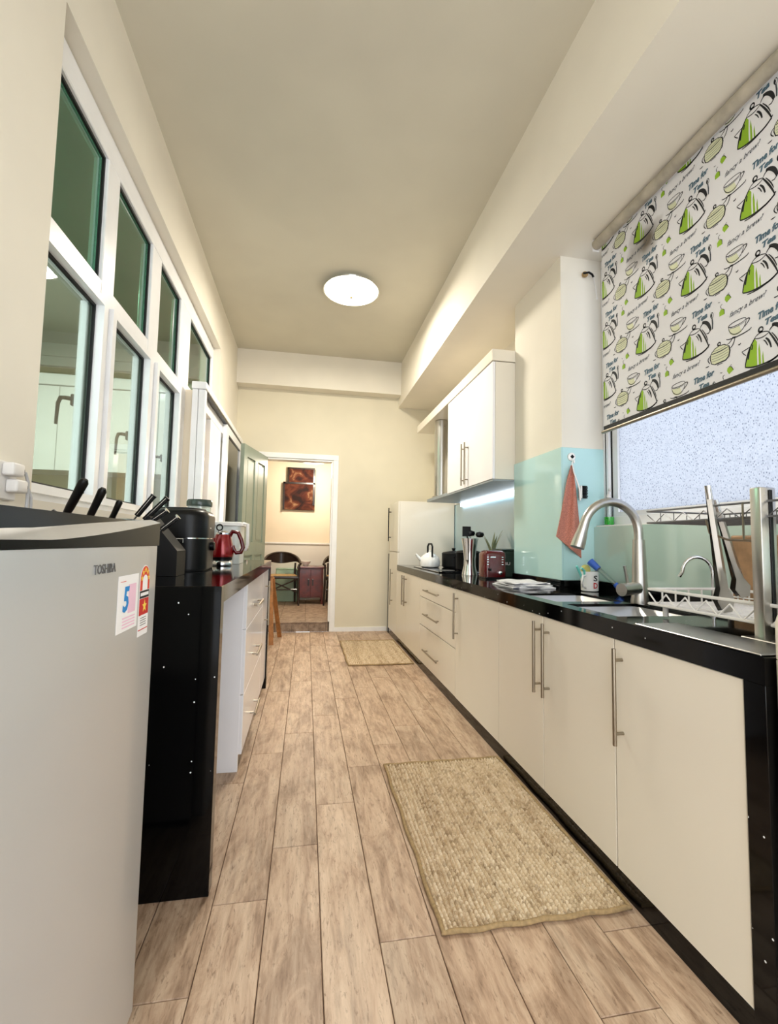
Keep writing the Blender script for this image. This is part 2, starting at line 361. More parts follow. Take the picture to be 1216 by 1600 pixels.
# ------------------------------------------------------------------ shell
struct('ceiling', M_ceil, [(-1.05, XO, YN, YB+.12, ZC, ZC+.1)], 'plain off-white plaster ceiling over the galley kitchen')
struct('wall_left', M_wall, [(-1.05, XL, YN, 1.61, 0, ZC), (-1.05, XL, 1.61, 3.5, 0, 1.194), (-1.05, XL, 1.61, 4.46, 2.903, ZC), (-1.05, XL, 4.46, YB, 2.2, ZC), (-1.05, XL, 5.46, YB, 0, 2.2)],
       'cream plaster left wall with deep window recess')
struct('wall_back', plaster('beige_end_wall_plaster', (226, 217, 194)), [(-1.05, -.523, YB, YB+.12, 0, ZC), (-.523, .30, YB, YB+.12, 2.08, ZC), (.30, XO, YB, YB+.12, 0, ZC)], 'cream plaster end wall with doorway to the next room')  # end wall plaster toned a little darker than the other walls
struct('wall_right', M_wall, [(1.672, XO, 2.973, YB, 0, 2.803), (XW, XO, YN, YP, 0, 1.192), (1.70, XO, YN, .5, 1.192, 2.803)], 'cream plaster right wall around the window and behind the hob')
struct('wall_pillar', M_wall, [(XP, XO, YP, 2.973, 0, 2.803)], 'cream plastered pillar between window and wall cupboards')
struct('trim_1', M_wall, [(1.108, XO, YN, YB, 2.803, ZC)], 'deep boxed ceiling beam running along the right wall')
struct('trim_2', M_wall, [(XL, 1.108, 5.445, YB, 2.925, ZC)], 'shallow boxed beam across the end wall above the doorway')
bb = struct('baseboard_back', M_white, [(.366, 1.0, YB-.014, YB, 0, .05)], 'low white skirting board on the end wall')

# door frame to back room
ar = thing('trim_3', (-.1, YB, 0), 'white painted door frame in the end wall', None, kind='structure')
box('architrave_head', M_white, ar, -.59, .366, YB-.022, YB+.0, 2.082, 2.146, .004)
box('architrave_side', M_white, ar, .302, .366, YB-.022, YB, 0, 2.082, .004)
box('architrave_side', M_white, ar, -.589, -.525, YB-.022, YB, 0, 2.082, .004)
box('jamb_lining', M_white, ar, .285, .302, YB-.01, YB+.13, .12, 2.08, .002)
box('jamb_lining', M_white, ar, -.523, -.506, YB-.01, YB+.13, .12, 2.08, .002)
box('head_lining', M_white, ar, -.506, .285, YB-.01, YB+.13, 2.062, 2.08, .002)
# green panelled door leaf, swung open along the left wall
def door_leaf():
    hx, hy = -.50, YB-.03; ex, ey = -.672, 4.82
    L = math.hypot(ex-hx, ey-hy); d = Vector((ex-hx, ey-hy, 0)).normalized(); n = Vector((-d.y, d.x, 0))
    if n.x < 0: n = -n
    root = thing('door_1', (hx, hy, 0), 'sage green panelled door standing open beside the doorway', None, kind='structure')
    def slab(name, a0, a1, z0, z1, t0, t1, m=M_green_door, r=.003):
        b = MB(); o = Vector((hx, hy, 0))
        b.prism([(a0, z0), (a1, z0), (a1, z1), (a0, z1)], o + n*t0 if True else o, d, (0, 0, 1), (t1-t0) if d.cross(Vector((0, 0, 1))).dot(n) > 0 else -(t1-t0)); return b.build(name, m, root)
    W = L; H = 2.075; z0 = .01
    slab('stile', 0, .1, z0, H, -.02, .02); slab('stile', W-.1, W, z0, H, -.02, .02); slab('stile', W/2-.045, W/2+.045, z0, H, -.02, .02)
    for a, b in ((.1, W/2-.045), (W/2+.045, W-.1)):
        for q0, q1 in ((z0, .2), (.92, 1.06), (H-.12, H)): slab('rail', a, b, q0, q1, -.02, .02)
        for q0, q1 in ((.2, .92), (1.06, H-.12)):
            slab('panel', a, b, q0, q1, -.012, .006); slab('raised_panel', a+.03, b-.03, q0+.03, q1-.03, .006, .014)
    p = Vector((hx, hy, 1.0)) + d*(W-.05) + n*.02
    k = MB(); k.tube([p, p+n*.03], .009, 10); k.lathe([(.006, 0), (.022, .006), (.027, .018), (.02, .03), (.004, .034)], p+n*.028, 16, 'x'); k.build('knob', M_chrome, root, 40)
door_leaf()

# ------------------------------------------------------------------ left window
w1 = thing('window_1', (-.95, 3.0, 1.194), 'white framed left window with green-tinted panes in two rows', None, kind='structure')
FX0, FX1 = -.99, -.925
def fr(n, y0, y1, z0, z1, x0=FX0, x1=FX1): return box(n, M_upvc, w1, x0, x1, y0, y1, z0, z1, .004)
fr('head_rail', 1.61, 4.46, 2.782, 2.9); fr('sill_rail', 1.61, 3.5, 1.194, 1.25); fr('transom', 1.61, 3.5, 2.105, 2.215, FX0, FX1-.002)
fr('jamb', 1.61, 1.66, 1.25, 2.782); fr('mullion', 2.135, 2.262, 1.25, 2.782); fr('mullion', 2.735, 2.898, 1.25, 2.782); fr('mullion', 3.345, 3.62, 1.25, 2.782); fr('jamb', 4.402, 4.46, 2.245, 2.782)
fr('lower_rail', 3.62, 4.402, 2.205, 2.25)
pan_u = [(1.66, 2.135), (2.262, 2.735), (2.898, 3.345)]
for (a, b) in pan_u:
    box('pane', M_tintd, w1, -.957, -.951, a+.004, b-.004, 2.215, 2.782)
    g = MB(); q = .012
    g.box(-.951, -.94, a, b, 2.782-q, 2.782); g.box(-.951, -.94, a, b, 2.215, 2.215+q); g.box(-.951, -.94, a, a+q, 2.215+q, 2.782-q); g.box(-.951, -.94, b-q, b, 2.215+q, 2.782-q); g.build('gasket', M_gasket, w1)
box('pane', M_tintd, w1, -.957, -.951, 3.624, 4.398, 2.25, 2.782)
g = MB(); g.box(-.951, -.94, 3.62, 4.402, 2.77, 2.782); g.box(-.951, -.94, 4.39, 4.402, 2.25, 2.77); g.build('gasket', M_gasket, w1)
for (a, b) in pan_u:
    a2, b2 = a, b; s = .05
    sash = MB(); x0, x1 = -.95, -.905
    a3, b3 = a2+.0, b2-.0
    sash.box(x0, x1, a3-.035, b3+.035, 2.098, 2.13); sash.box(x0, x1, a3-.035, b3+.035, 1.225, 1.256); sash.box(x0, x1, a3-.035, a3+.002, 1.256, 2.098); sash.box(x0, x1, b3-.002, b3+.035, 1.256, 2.098)
    so = sash.build('sash', M_upvc, w1)
    box('pane', M_tint, so, -.957, -.951, a3+.004, b3-.004, 1.256, 2.098)
    g = MB(); q = .012; xx = -.94
    g.box(-.951, xx, a3, b3, 2.098-q, 2.098); g.box(-.951, xx, a3, b3, 1.256, 1.256+q); g.box(-.951, xx, b3-q, b3, 1.256+q, 2.098-q); g.build('gasket', M_gasket, so)
    box('back_bead', M_upvc, so, -.99, -.958, b3-.034, b3-.001, 1.257, 2.097, .003)
    hy = b3-.02; hz = {0: 1.655, 1: 1.64, 2: 1.625}[pan_u.index((a, b))]; h = MB(); hx = -.992
    h.rbox(hx-.012, hx, hy-.012, hy+.012, hz-.02, hz+.03, .003); h.tube([(hx-.01, hy, hz+.01), (hx-.034, hy, hz+.014), (hx-.044, hy-.02, hz+.008), (hx-.046, hy-.034, hz-.02), (hx-.046, hy-.04, hz-.11)], [.009, .009, .009, .008, .006], 8); h.build('handle', M_black, so, 40)

# ------------------------------------------------------------------ sliding door on left wall
d2 = thing('door_2', (-.80, 4.4, 0), 'white sliding door with dark glass under a black track', None, kind='structure')
box('side_post', M_upvc, d2, -.862, -.82, 3.5, 3.56, 0, 2.19, .003); box('side_post', M_upvc, d2, -.818, -.77, 3.503, 3.56, 0, 2.19, .003)
box('top_cap', M_upvc, d2, -.866, -.762, 3.49, 5.47, 2.192, 2.245, .004)
box('track', M_black, d2, -.80, -.765, 3.56, 5.46, 2.168, 2.192, .001); box('fascia', M_upvc, d2, -.86, -.802, 3.56, 5.46, 2.07, 2.192, .002)
box('fixed_post', M_upvc, d2, -.85, -.802, 3.9, 4.34, 0, 2.07, .004); box('reveal_board', M_wall2, d2, -.93, -.875, 3.56, 3.9, 0, 2.2, .003)
box('brown_bead', M_wood, d2, -.873, -.855, 3.855, 3.875, 0, 2.03, .002)
sl = MB(); 
for q in ((4.42, 4.53, .01, 2.165), (5.32, 5.41, .01, 2.165), (4.53, 5.32, 2.09, 2.165), (4.53, 5.32, .01, .12)): sl.box(-.80, -.765, *q)
slp = sl.build('sliding_panel', M_upvc, d2)
box('pane', M_darkglass, slp, -.786, -.780, 4.53, 5.32, .12, 2.09)

# room beyond the left window: what the panes let through, plus an added lamp
struct('wall_beyond_end', plaster('olive_beige_paint', (170, 164, 130)), [(-3.3, -1.055, 5.52, 5.6, 0, 3.2)], 'olive end wall of the room behind the left window')
struct('wall_beyond_side', bpy.data.materials['olive_beige_paint'], [(-3.4, -3.3, 1.2, 5.6, 0, 3.2)], 'olive side wall of the room behind the left window')
al = bpy.data.lights.new('side_room_fill_light', 'AREA'); al.shape = 'DISK'; al.size = .5; al.energy = 50; al.color = (.93, .98, 1); alo = bpy.data.objects.new('side_room_fill_light', al); COL.objects.link(alo); alo.location = (-2.2, 3.4, 3.1)  # area light added to brighten the room behind the panes
sl_ = thing('side_room_fill_lamp', (-2.2, 3.4, 3.12), 'unseen round lamp added to brighten the room behind the left window', 'lamp'); k = MB(); k.lathe([(.3, 0), (.3, .06), (.26, .075)], (-2.2, 3.4, 3.12), 28); k.build('drum', M_white, sl_, 40)
struct('floor_beyond_left', M_tile, [(-3.4, -1.05, 1.2, 5.6, -.06, 0)], 'floor of the room behind the left window')
struct('ceiling_beyond_left', plaster('grey_green_ceiling', (176, 184, 172)), [(-3.4, -1.05, 1.2, 5.6, 3.2, 3.3), (-3.3, -1.05, 5.44, 5.52, 3.06, 3.2), (-3.3, -1.05, 5.47, 5.52, 2.96, 3.06)], 'grey ceiling and cornice of the room behind the left window')
wc = thing('wall_cupboard', (-2.0, 5.3, 1.7), 'white wall cupboard seen through the left window panes', 'cupboard')
box('carcass', M_white, wc, -3.0, -1.1, 5.1, 5.5, 1.75, 2.62, .004); box('top_trim', M_white, wc, -3.02, -1.08, 5.07, 5.5, 2.625, 2.74, .004)
for i in range(4): box('cupboard_door', M_white, wc, -3.0+.475*i+.003, -3.0+.475*(i+1)-.003, 5.08, 5.1, 1.75, 2.615, .002)
lc = thing('dark_counter', (-2.0, 5.2, 0), 'dark green counter beneath the cupboard behind the left window', 'counter')
box('body', M_greenbox, lc, -3.0, -1.1, 5.0, 5.5, 0, 1.2, .005); box('top', M_gran, lc, -3.02, -1.08, 4.97, 5.5, 1.2, 1.24, .004)

# ------------------------------------------------------------------ right window + blind
w2 = thing('window_2', (1.73, 1.4, 1.192), 'white framed window with textured frosted glass above the sink', None, kind='structure')
box('sill', M_white, w2, 1.645, 1.70, .5, YP, 1.192, 1.2, .002)
box('bottom_rail', M_upvc, w2, 1.70, 1.76, .5, YP, 1.2, 1.25, .003); box('top_rail', M_upvc, w2, 1.70, 1.76, .5, YP, 2.75, 2.8, .003)
box('jamb', M_upvc, w2, 1.70, 1.76, 2.325, YP, 1.25, 2.75, .003); box('jamb', M_upvc, w2, 1.70, 1.76, .5, .55, 1.25, 2.75, .003)
g = MB(); g.box(1.715, 1.722, 2.317, 2.326, 1.25, 2.75); g.box(1.703, 1.7, 2.346, 2.354, 1.25, 2.75); g.build('gasket', M_gasket, w2)
sa = MB(); sa.box(1.72, 1.75, .55, 2.317, 1.25, 1.275); sa.box(1.72, 1.75, 2.275, 2.317, 1.275, 2.75); sa.build('sash', M_upvc, w2)
box('pane', M_frost, w2, 1.733, 1.739, .55, 2.28, 1.27, 2.75)

BX = 1.58; BY0, BY1, BZ0, BZ1 = .62, 2.195, 1.722, 2.755
bl = thing('roller_blind', (BX, 1.4, BZ0), 'white roller blind printed with green kettles and teapots', 'blind')
box('fabric', M_blind, bl, BX, BX+.0012, BY0, BY1, BZ0-.012, BZ1)
r = MB(); r.cyl((BX-.026, BY0-.01, 2.77), .0275, BY1-BY0+.02, 24, 'y'); r.build('roller', subtle('aged_roller_fabric', (188, 178, 160), .9, 0, .85, 14), bl, 40)
r = MB(); r.rbox(BX-.045, BX-.005, BY1+.012, BY1+.018, 2.735, 2.803, .001); r.build('bracket', M_plug, bl)
r = MB(); r.tube([(BX, BY0-.02, BZ0-.018), (BX, BY1+.012, BZ0-.018)], .0095, 12); r.build('bottom_bar', M_dsteel, bl, 40)
r = MB(); r.rbox(BX-.002, BX+.003, BY0, BY1, BZ0-.012, BZ0+.012, .0005); r.build('hem', M_gasket, bl)
# ---- print motifs (s to the right as seen = -Y, t up)
L_ink, L_thin, L_lime, L_pale, L_teal = MB(), MB(), MB(), MB(), MB()
def strip(mb, pts, wd, T, off):
    pts = [Vector((p[0], p[1])) for p in pts]; n = len(pts); Lp = []; Rp = []
    for i, p in enumerate(pts):
        t = (pts[min(i+1, n-1)] - pts[max(i-1, 0)]); t = t.normalized() if t.length > 1e-9 else Vector((1, 0)); nn = Vector((-t.y, t.x)); tw = wd*1.3*(.55+.45*math.sin(PI*(i+.5)/n))
        Lp.append(p + nn*tw/2); Rp.append(p - nn*tw/2)
    vs = [T(p, off) for p in Lp + Rp]; mb.add(vs, [(i, i+1, n+i+1, n+i) for i in range(n-1)])
def fill(mb, pts, T, off): mb.add([T(Vector(p), off) for p in pts], [tuple(range(len(pts)))])
def ell(cx, cy, rx, ry, a0=0, a1=360, n=14, rot=0):
    o = []; c, s = math.cos(rot), math.sin(rot)
    for i in range(n+1):
        a = math.radians(a0 + (a1-a0)*i/n); x, y = rx*math.cos(a), ry*math.sin(a); o.append((cx + x*c - y*s, cy + x*s + y*c))
    return o
def qb(p0, p1, p2, n=8): return [((1-t)**2*p0[0]+2*t*(1-t)*p1[0]+t*t*p2[0], (1-t)**2*p0[1]+2*t*(1-t)*p1[1]+t*t*p2[1]) for t in [i/n for i in range(n+1)]]
tx_time = text2d('Time for', 1, .25, .05); tx_tea = text2d('Tea', 1, .25, .05); tx_brew = text2d('fancy a brew?', 1, .45, .008)
tx_time = (fit2d(tx_time[0], .098, .027), tx_time[1]); tx_tea = (fit2d(tx_tea[0], .05, .024), tx_tea[1]); tx_brew = (fit2d(tx_brew[0], .145, .026), tx_brew[1])
def motif(Y0, Z0):
    def T(p, off): return (BX - off, Y0 - p[0], Z0 + p[1])
    A, B_, C_ = .0004, .0007, .001
    # kettle
    fill(L_lime, [(-.066, -.046), (-.06, -.015), (-.044, .02), (-.028, .045), (-.020, .03), (-.022, -.02), (-.022, -.056), (-.048, -.056)], T, A)
    fill(L_lime, [(-.016, -.057), (-.016, .0), (-.012, .022), (-.009, -.01), (-.008, -.058)], T, A); fill(L_lime, [(-.003, -.058), (-.003, -.03), (.001, -.012), (.003, -.058)], T, A)
    strip(L_ink, qb((-.027, .046), (-.058, .01), (-.067, -.046)), .0045, T, B_)
    strip(L_ink, qb((.024, .046), (.05, .0), (.062, -.04)), .005, T, B_)
    strip(L_ink, qb((-.067, -.047), (-.03, -.066), (.03, -.058)) + qb((.03, -.058), (.06, -.05), (.067, -.036))[1:], .0055, T, B_)
    strip(L_ink, qb((-.05, -.062), (.0, -.073), (.064, -.046)), .004, T, B_)
    strip(L_ink, qb((-.028, .045), (0, .03), (.026, .046)), .003, T, B_); strip(L_ink, qb((-.028, .046), (-.01, .068), (.026, .047)), .003, T, B_)
    strip(L_ink, ell(-.004, .068, .008, .009), .005, T, B_); fill(L_ink, ell(-.004, .060, .007, .004, n=8)[:-1], T, B_)
    strip(L_ink, qb((.026, .05), (.036, .066), (.046, .06)), .0035, T, B_); strip(L_ink, qb((.036, .068), (.066, .062), (.074, .018)), .011, T, B_); strip(L_ink, [(.074, .018), (.064, .01), (.055, .012)], .0035, T, B_)
    strip(L_ink, qb((.012, .03), (.026, .018), (.03, -.012)), .0055, T, B_); strip(L_ink, qb((.004, .026), (.012, .02), (.018, .0)), .003, T, B_)
    strip(L_ink, qb((.034, .04), (.054, .01), (.06, -.018)), .003, T, B_)
    strip(L_ink, qb((-.046, .022), (-.06, .018), (-.078, .016)), .003, T, B_); strip(L_ink, qb((-.078, .016), (-.07, .002), (-.062, -.004)), .0025, T, B_); strip(L_ink, [(-.046, .018), (-.052, -.004), (-.055, -.022)], .005, T, B_); strip(L_ink, [(-.036, .026), (-.04, .008)], .004, T, B_)
    # teapot
    ox, oy = .112, -.09
    body = [(ox-.04, oy+.008), (ox-.043, oy-.012), (ox-.038, oy-.032), (ox-.024, oy-.04), (ox+.024, oy-.04), (ox+.038, oy-.03), (ox+.043, oy-.01), (ox+.04, oy+.01), (ox+.02, oy+.024), (ox-.002, oy+.028), (ox-.022, oy+.023)]
    fill(L_pale, body, T, A)
    for k in range(5): strip(L_thin, qb((ox-.036, oy-.024+k*.010), (ox, oy-.030+k*.010), (ox+.036, oy-.022+k*.010)), .0014, T, B_)
    strip(L_ink, body[0:4], .003, T, B_); strip(L_ink, body[3:5]+body[5:8], .0048, T, B_); strip(L_ink, body[7:11]+body[:1], .0026, T, B_); strip(L_ink, qb((ox-.04, oy+.008), (ox, oy+.002), (ox+.04, oy+.01)), .002, T, B_)
    strip(L_ink, ell(ox-.002, oy+.035, .006, .006), .0045, T, B_); strip(L_ink, qb((ox+.04, oy-.002), (ox+.06, oy+.0), (ox+.066, oy+.034)), .003, T, B_); strip(L_ink, qb((ox+.034, oy+.018), (ox+.048, oy+.02), (ox+.056, oy+.036)), .003, T, B_); strip(L_ink, [(ox+.054, oy+.036), (ox+.069, oy+.033)], .003, T, B_)
    strip(L_ink, qb((ox-.042, oy+.002), (ox-.064, oy-.008), (ox-.044, oy-.028)), .003, T, B_); strip(L_ink, qb((ox-.05, oy-.036), (ox-.058, oy-.038), (ox-.066, oy-.036)), .0035, T, B_); strip(L_ink, [(ox-.014, oy-.046), (ox+.01, oy-.046)], .0025, T, B_)
    strip(L_ink, qb((ox+.078, oy-.002), (ox+.083, oy-.008), (ox+.088, oy-.0)), .0035, T, B_)
    # cup and saucer
    ox, oy = .188, -.02
    fill(L_pale, [(ox-.034, oy+.004)] + ell(ox, oy-.002, .034, .03, 200, 300, 8) + [(ox+.008, oy+.0)], T, A)
    strip(L_ink, ell(ox, oy+.014, .036, .009, 0, 360, 18), .0026, T, B_); strip(L_ink, ell(ox, oy+.012, .036, .04, 180, 360, 14), .0026, T, B_); strip(L_ink, ell(ox+.004, oy-.03, .05, .009, 180, 370, 14), .0034, T, B_); strip(L_ink, qb((ox+.034, oy+.01), (ox+.066, oy+.014), (ox+.03, oy-.014)), .0032, T, B_); strip(L_thin, qb((ox-.03, oy+.004), (ox, oy-.004), (ox+.03, oy+.004)), .0016, T, B_)
    # tea bags
    ox, oy = .138, .088
    for (px, py, q) in ((ox-.012, oy-.022, .0), (ox+.014, oy+.022, .5)):
        c, s_ = math.cos(q), math.sin(q); P = [(px+x*c-y*s_, py+x*s_+y*c) for x, y in ((-.011, -.012), (.011, -.012), (.011, .006), (.003, .013), (-.004, .013), (-.011, .005))]
        fill(L_lime, P, T, A); strip(L_ink, P[1:4], .002, T, B_)
    strip(L_ink, qb((ox-.012, oy-.008), (ox-.022, oy+.008), (ox-.008, oy+.01)), .002, T, B_); strip(L_ink, [(ox+.012, oy+.034), (ox+.022, oy+.04)], .0018, T, B_); strip(L_ink, qb((ox-.026, oy+.026), (ox-.022, oy+.02), (ox-.018, oy+.024)), .0018, T, B_)
    # spoon
    ox, oy = .082, .052
    strip(L_ink, ell(ox, oy+.024, .006, .011), .0025, T, B_); fill(L_ink, ell(ox-.002, oy+.024, .003, .008, n=8)[:-1], T, B_); strip(L_thin, [(ox, oy+.013), (ox+.002, oy-.01), (ox+.001, oy-.034)], .0045, T, B_)
    # lettering
    def txt(mb, tx, sx, sy, off=C_, slope=.08): mb.add([T(Vector((sx+p[0], sy+p[1]+slope*p[0])), off) for p in tx[0]], tx[1])
    txt(L_teal, tx_time, -.012, .106); txt(L_teal, tx_tea, .012, .074); txt(L_inkthin if False else L_thin, tx_brew, .158, .022)
for j in range(-2, 7):
    for i in range(-3, 5):
        motif(1.595 + .281*(j-2), 2.225 + .285*i - (.1425 if j % 2 else 0))
def clip(mb):
    b = bmesh.new(); vs = [b.verts.new(p) for p in mb.v]
    for f in mb.f:
        try: b.faces.new([vs[i] for i in f])
        except ValueError: pass
    for co, no in (((0, BY0+.002, 0), (0, -1, 0)), ((0, BY1-.002, 0), (0, 1, 0)), ((0, 0, BZ0+.013), (0, 0, -1)), ((0, 0, BZ1), (0, 0, 1))):
        bmesh.ops.bisect_plane(b, geom=b.verts[:]+b.edges[:]+b.faces[:], plane_co=co, plane_no=no, clear_outer=True)
    bmesh.ops.triangulate(b, faces=[f for f in b.faces if len(f.verts) > 4])
    out = MB(); out.bm(b); return out
for nm, mb, m in (('printed_outlines', L_ink, M_ink), ('printed_script', L_thin, M_inkthin), ('printed_green', L_lime, M_lime), ('printed_pale_fill', L_pale, M_pale), ('printed_lettering', L_teal, M_teal)):
    clip(mb).build(nm, m, bl, fix=False, kind='stuff')
# blind cord bracket on the pillar face
cb = thing('cord_hook', (1.52, YP, 2.3), 'small dark hook with thin white cord on the pillar by the blind', 'hook')
def pY(u, v, Y):   # helper: point where a photo ray meets the plane Y
    d = cam_axes((u-608)/F_PX, (v-800)/F_PX, 1); t = Y/d.y; return Vector((d.x*t, Y, CAM_H + d.z*t))
def pX(u, v, X):
    d = cam_axes((u-608)/F_PX, (v-800)/F_PX, 1); t = X/d.x; return Vector((X, d.y*t, CAM_H + d.z*t))
def pZ(u, v, Z):
    d = cam_axes((u-608)/F_PX, (v-800)/F_PX, 1); t = (Z-CAM_H)/d.z; return Vector((d.x*t, d.y*t, Z))
p = pY(914, 428, YP-.02)
m_ = MB(); m_.lathe([(.018, 0), (.018, .006), (.01, .02)], (p.x+.004, YP-.02, p.z), 14, 'y'); m_.build('base', M_cane, cb, 40)
m_ = MB(); m_.tube([(p.x-.012, YP-.024, p.z), (p.x+.02, YP-.03, p.z+.006), (p.x+.042, YP-.03, p.z-.004), (p.x+.05, YP-.03, p.z-.02)], .006, 8); m_.build('arm', M_black, cb, 40)
m_ = MB(); m_.tube([(p.x+.05, YP-.03, p.z-.02), (p.x+.056, YP-.035, p.z-.07), (p.x+.064, YP-.04, p.z-.15)], .0022, 6); m_.lathe([(.002, 0), (.006, .006), (.002, .016)], (p.x+.064, YP-.04, p.z-.162), 10); m_.build('cord', M_plug, cb, 40)

# ------------------------------------------------------------------ glass splashbacks
box('glass_splashback', M_splash, None, XP, 1.70, YP-.008, YP-.001, .886, 1.648, .001, label='aqua glass splashback on the pillar side facing the sink, behind the dishcloth', cat='splashback')
box('glass_splashback', M_splash, None, XP-.008, XP-.001, YP-.008, 2.973, .886, 1.648, .001, label='aqua glass splashback on the pillar face below the grey painted wall', cat='splashback')
box('glass_splashback', M_splash2, None, XW-.008, XW-.001, -.3, YP-.009, .886, 1.192, .001, label='mint glass splashback below the frosted window behind the tap', cat='splashback')
box('glass_splashback', subtle('pale_blue_back_painted_glass', (200, 230, 240), .06, 1., .985, 1), None, 1.663, 1.671, 2.974, YB-.01, .886, 1.5225, .001, label='pale blue glass splashback behind the hob and toaster', cat='splashback')
M_led = mat('led_diffuser', (250, 253, 255), .4, emit=(235, 246, 255), estr=3.4)
box('led_strip', M_led, None, 1.635, 1.6625, 2.98, 4.7, 1.487, 1.522, .002, label='white light strip under the wall cabinet along the hob splashback', cat='light')
box('splashback_trim', M_white, None, 1.655, 1.671, 2.974, YB-.01, 1.5235, 1.56, .002, label='white strip above the light along the hob splashback', cat='trim strip')

# ------------------------------------------------------------------ right worktop
wt = thing('black_worktop', (1.3, 2.9, ZT-.061), 'long black speckled granite worktop over the cream base cabinets', 'worktop')
s = MB(); z0, z1 = .781, ZT
nb = (1.06, 1.38, 1.41, 1.725); fb = (1.06, 1.38, 1.80, 2.125)
YE = 4.955; YS = .851
for q in ((XR-.004, 1.06, YS, YE), (1.38, XP-.002, YS, YE), (XP-.002, XW-.002, YS, YP-.002), (XP-.002, 1.67, 2.975, YE), (1.06, 1.38, YS, nb[2]), (1.06, 1.38, nb[3], fb[2]), (1.06, 1.38, fb[3], YE)): s.box(*q, z0, z1)
s.build('slab', M_gran, wt)
u = MB(); u.box(XW-.02, XW-.002, YS, YP-.002, z1, .885); u.box(XP-.02, XP-.002, YP-.002, 2.973, z1, .885); u.box(XP-.002, XW-.02, YP-.02, YP-.002, z1, .885); u.box(1.652, 1.67, 2.975, YE, z1, .885); u.build('upstand', M_gran, wt)
box('end_panel', M_gran, wt, XR-.004, XW-.004, YS, .903, 0, z0, .001)
box('backing', M_matte, wt, XR+.024, XR+.045, .905, YE, .07, .778); box('plinth', M_gran, wt, XR+.004, XR+.03, .903, YE+.47, 0, .066, .001)

# ------------------------------------------------------------------ right base cabinets
def bar_handle(parent, p, q, out, m=M_dsteel, r=.0065):
    p = Vector(p); q = Vector(q); o = Vector(out); b = MB(); b.tube([p+o, q+o], r, 10)
    d = (q-p)
    for t in (.12, .88): b.tube([p+d*t, p+d*t+o], r*.8, 8)
    return b.build('handle', m, parent, 40)
ZB, ZTP = .069, .779
def cabinet(label, y0, y1, doors):
    c = thing('base_cabinet', (1.3, (y0+y1)/2, .066), label, 'cabinet')
    k = MB(); k.box(XR+.05, 1.43, y0, y0+.018, .067, .78); k.box(XR+.05, 1.43, y1-.018, y1, .067, .78); k.box(XR+.05, 1.43, y0+.018, y1-.018, .067, .085); k.box(1.42, 1.43, y0+.018, y1-.018, .085, .78); k.build('carcass', M_cab, c)
    for (a, b, hy) in doors:
        d = box('cabinet_door', M_cab, c, XR, XR+.02, a+.0026, b-.0026, ZB, ZTP, .0012)
        if hy is not None: bar_handle(d, (XR, hy, .756), (XR, hy, .458), (-.03, 0, 0))
cabinet('single-door cream base cabinet at the near end of the worktop', .905, 1.353, [(.905, 1.353, 1.316)])
cabinet('double-door cream base cabinet under the sink with paired bar handles', 1.353, 2.259, [(1.353, 1.806, 1.760), (1.806, 2.259, 1.833)])
cabinet('wide single-door cream base cabinet between the sink unit and the drawers', 2.259, 2.95, [(2.259, 2.95, 2.905)])
dc = thing('drawer_cabinet', (1.3, 3.43, .066), 'cream three-drawer base unit below the hob', 'cabinet')
k = MB(); k.box(XR+.05, 1.43, 2.95, 2.968, .067, .78); k.box(XR+.05, 1.43, 3.902, 3.92, .067, .78); k.box(XR+.05, 1.43, 2.968, 3.902, .067, .085); k.build('carcass', M_cab, dc)
for za, zb, hz in ((.621, ZTP, .692), (.382, .619, .495), (ZB, .380, .203)):
    d = box('drawer', M_cab, dc, XR, XR+.02, 2.9526, 3.9174, za+.0018, zb-.0018, .0012); bar_handle(d, (XR, 3.30, hz), (XR, 3.71, hz), (-.03, 0, 0))
cabinet('far double-door cream base cabinet beside the tall cupboard', 3.92, 4.955, [(3.92, 4.5, 4.46), (4.5, 4.955, 4.56)])
tc = thing('tall_cupboard', (1.32, 5.2, 0), 'tall white cupboard at the far end of the worktop against the end wall', 'cupboard')
box('carcass', M_cab, tc, XR+.021, 1.655, 4.958, 5.46, .067, 1.55, .002); box('plinth_end', M_gran, tc, XR+.0, 1.655, 5.462, 5.54, 0, .95, .001)
d = box('cupboard_door', M_cab, tc, XR, XR+.02, 4.96, 5.458, .069, .975, .0015); bar_handle(d, (XR, 5.215, .37), (XR, 5.215, .78), (-.03, 0, 0))
d = box('cupboard_door', M_cab, tc, XR, XR+.02, 4.96, 5.458, .985, 1.548, .0015); bar_handle(d, (XR, 5.38, 1.1), (XR, 5.38, 1.5), (-.03, 0, 0), M_matte)

# ------------------------------------------------------------------ upper cabinet, hood
UX = 1.269; uy0, uy1 = 2.976, 4.015
uc = thing('wall_cabinet', (1.47, 3.5, 1.54), 'two-door white wall cabinet with cornice board on the right wall', 'cabinet')
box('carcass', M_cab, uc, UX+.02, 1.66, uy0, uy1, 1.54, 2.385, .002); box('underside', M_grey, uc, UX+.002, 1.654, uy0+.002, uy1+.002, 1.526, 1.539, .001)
box('cornice', M_cab, uc, UX-.006, 1.66, uy0-.004, 5.2, 2.39, 2.474, .002)
for a, b, hy in ((uy0, 3.505, 3.55-.075), (3.505, uy1, 3.55)):
    d = box('cabinet_door', M_cabL, uc, UX, UX+.019, a+.0016, b-.0016, 1.542, 2.384, .0012); bar_handle(d, (UX, hy, 1.56), (UX, hy, 1.905), (-.03, 0, 0))
hd = thing('cooker_hood', (1.46, 4.4, 1.5), 'stainless cooker hood with round duct beside the wall cabinet', 'cooker hood')
k = MB(); k.cyl((1.395, 4.62, 1.575), .078, .81, 28); k.build('duct', M_steel, hd, 40)
k = MB(); k.lathe([(.10, 0), (.10, .02), (.087, .03)], (1.395, 4.62, 1.555), 28); k.build('collar', M_steel, hd, 40)
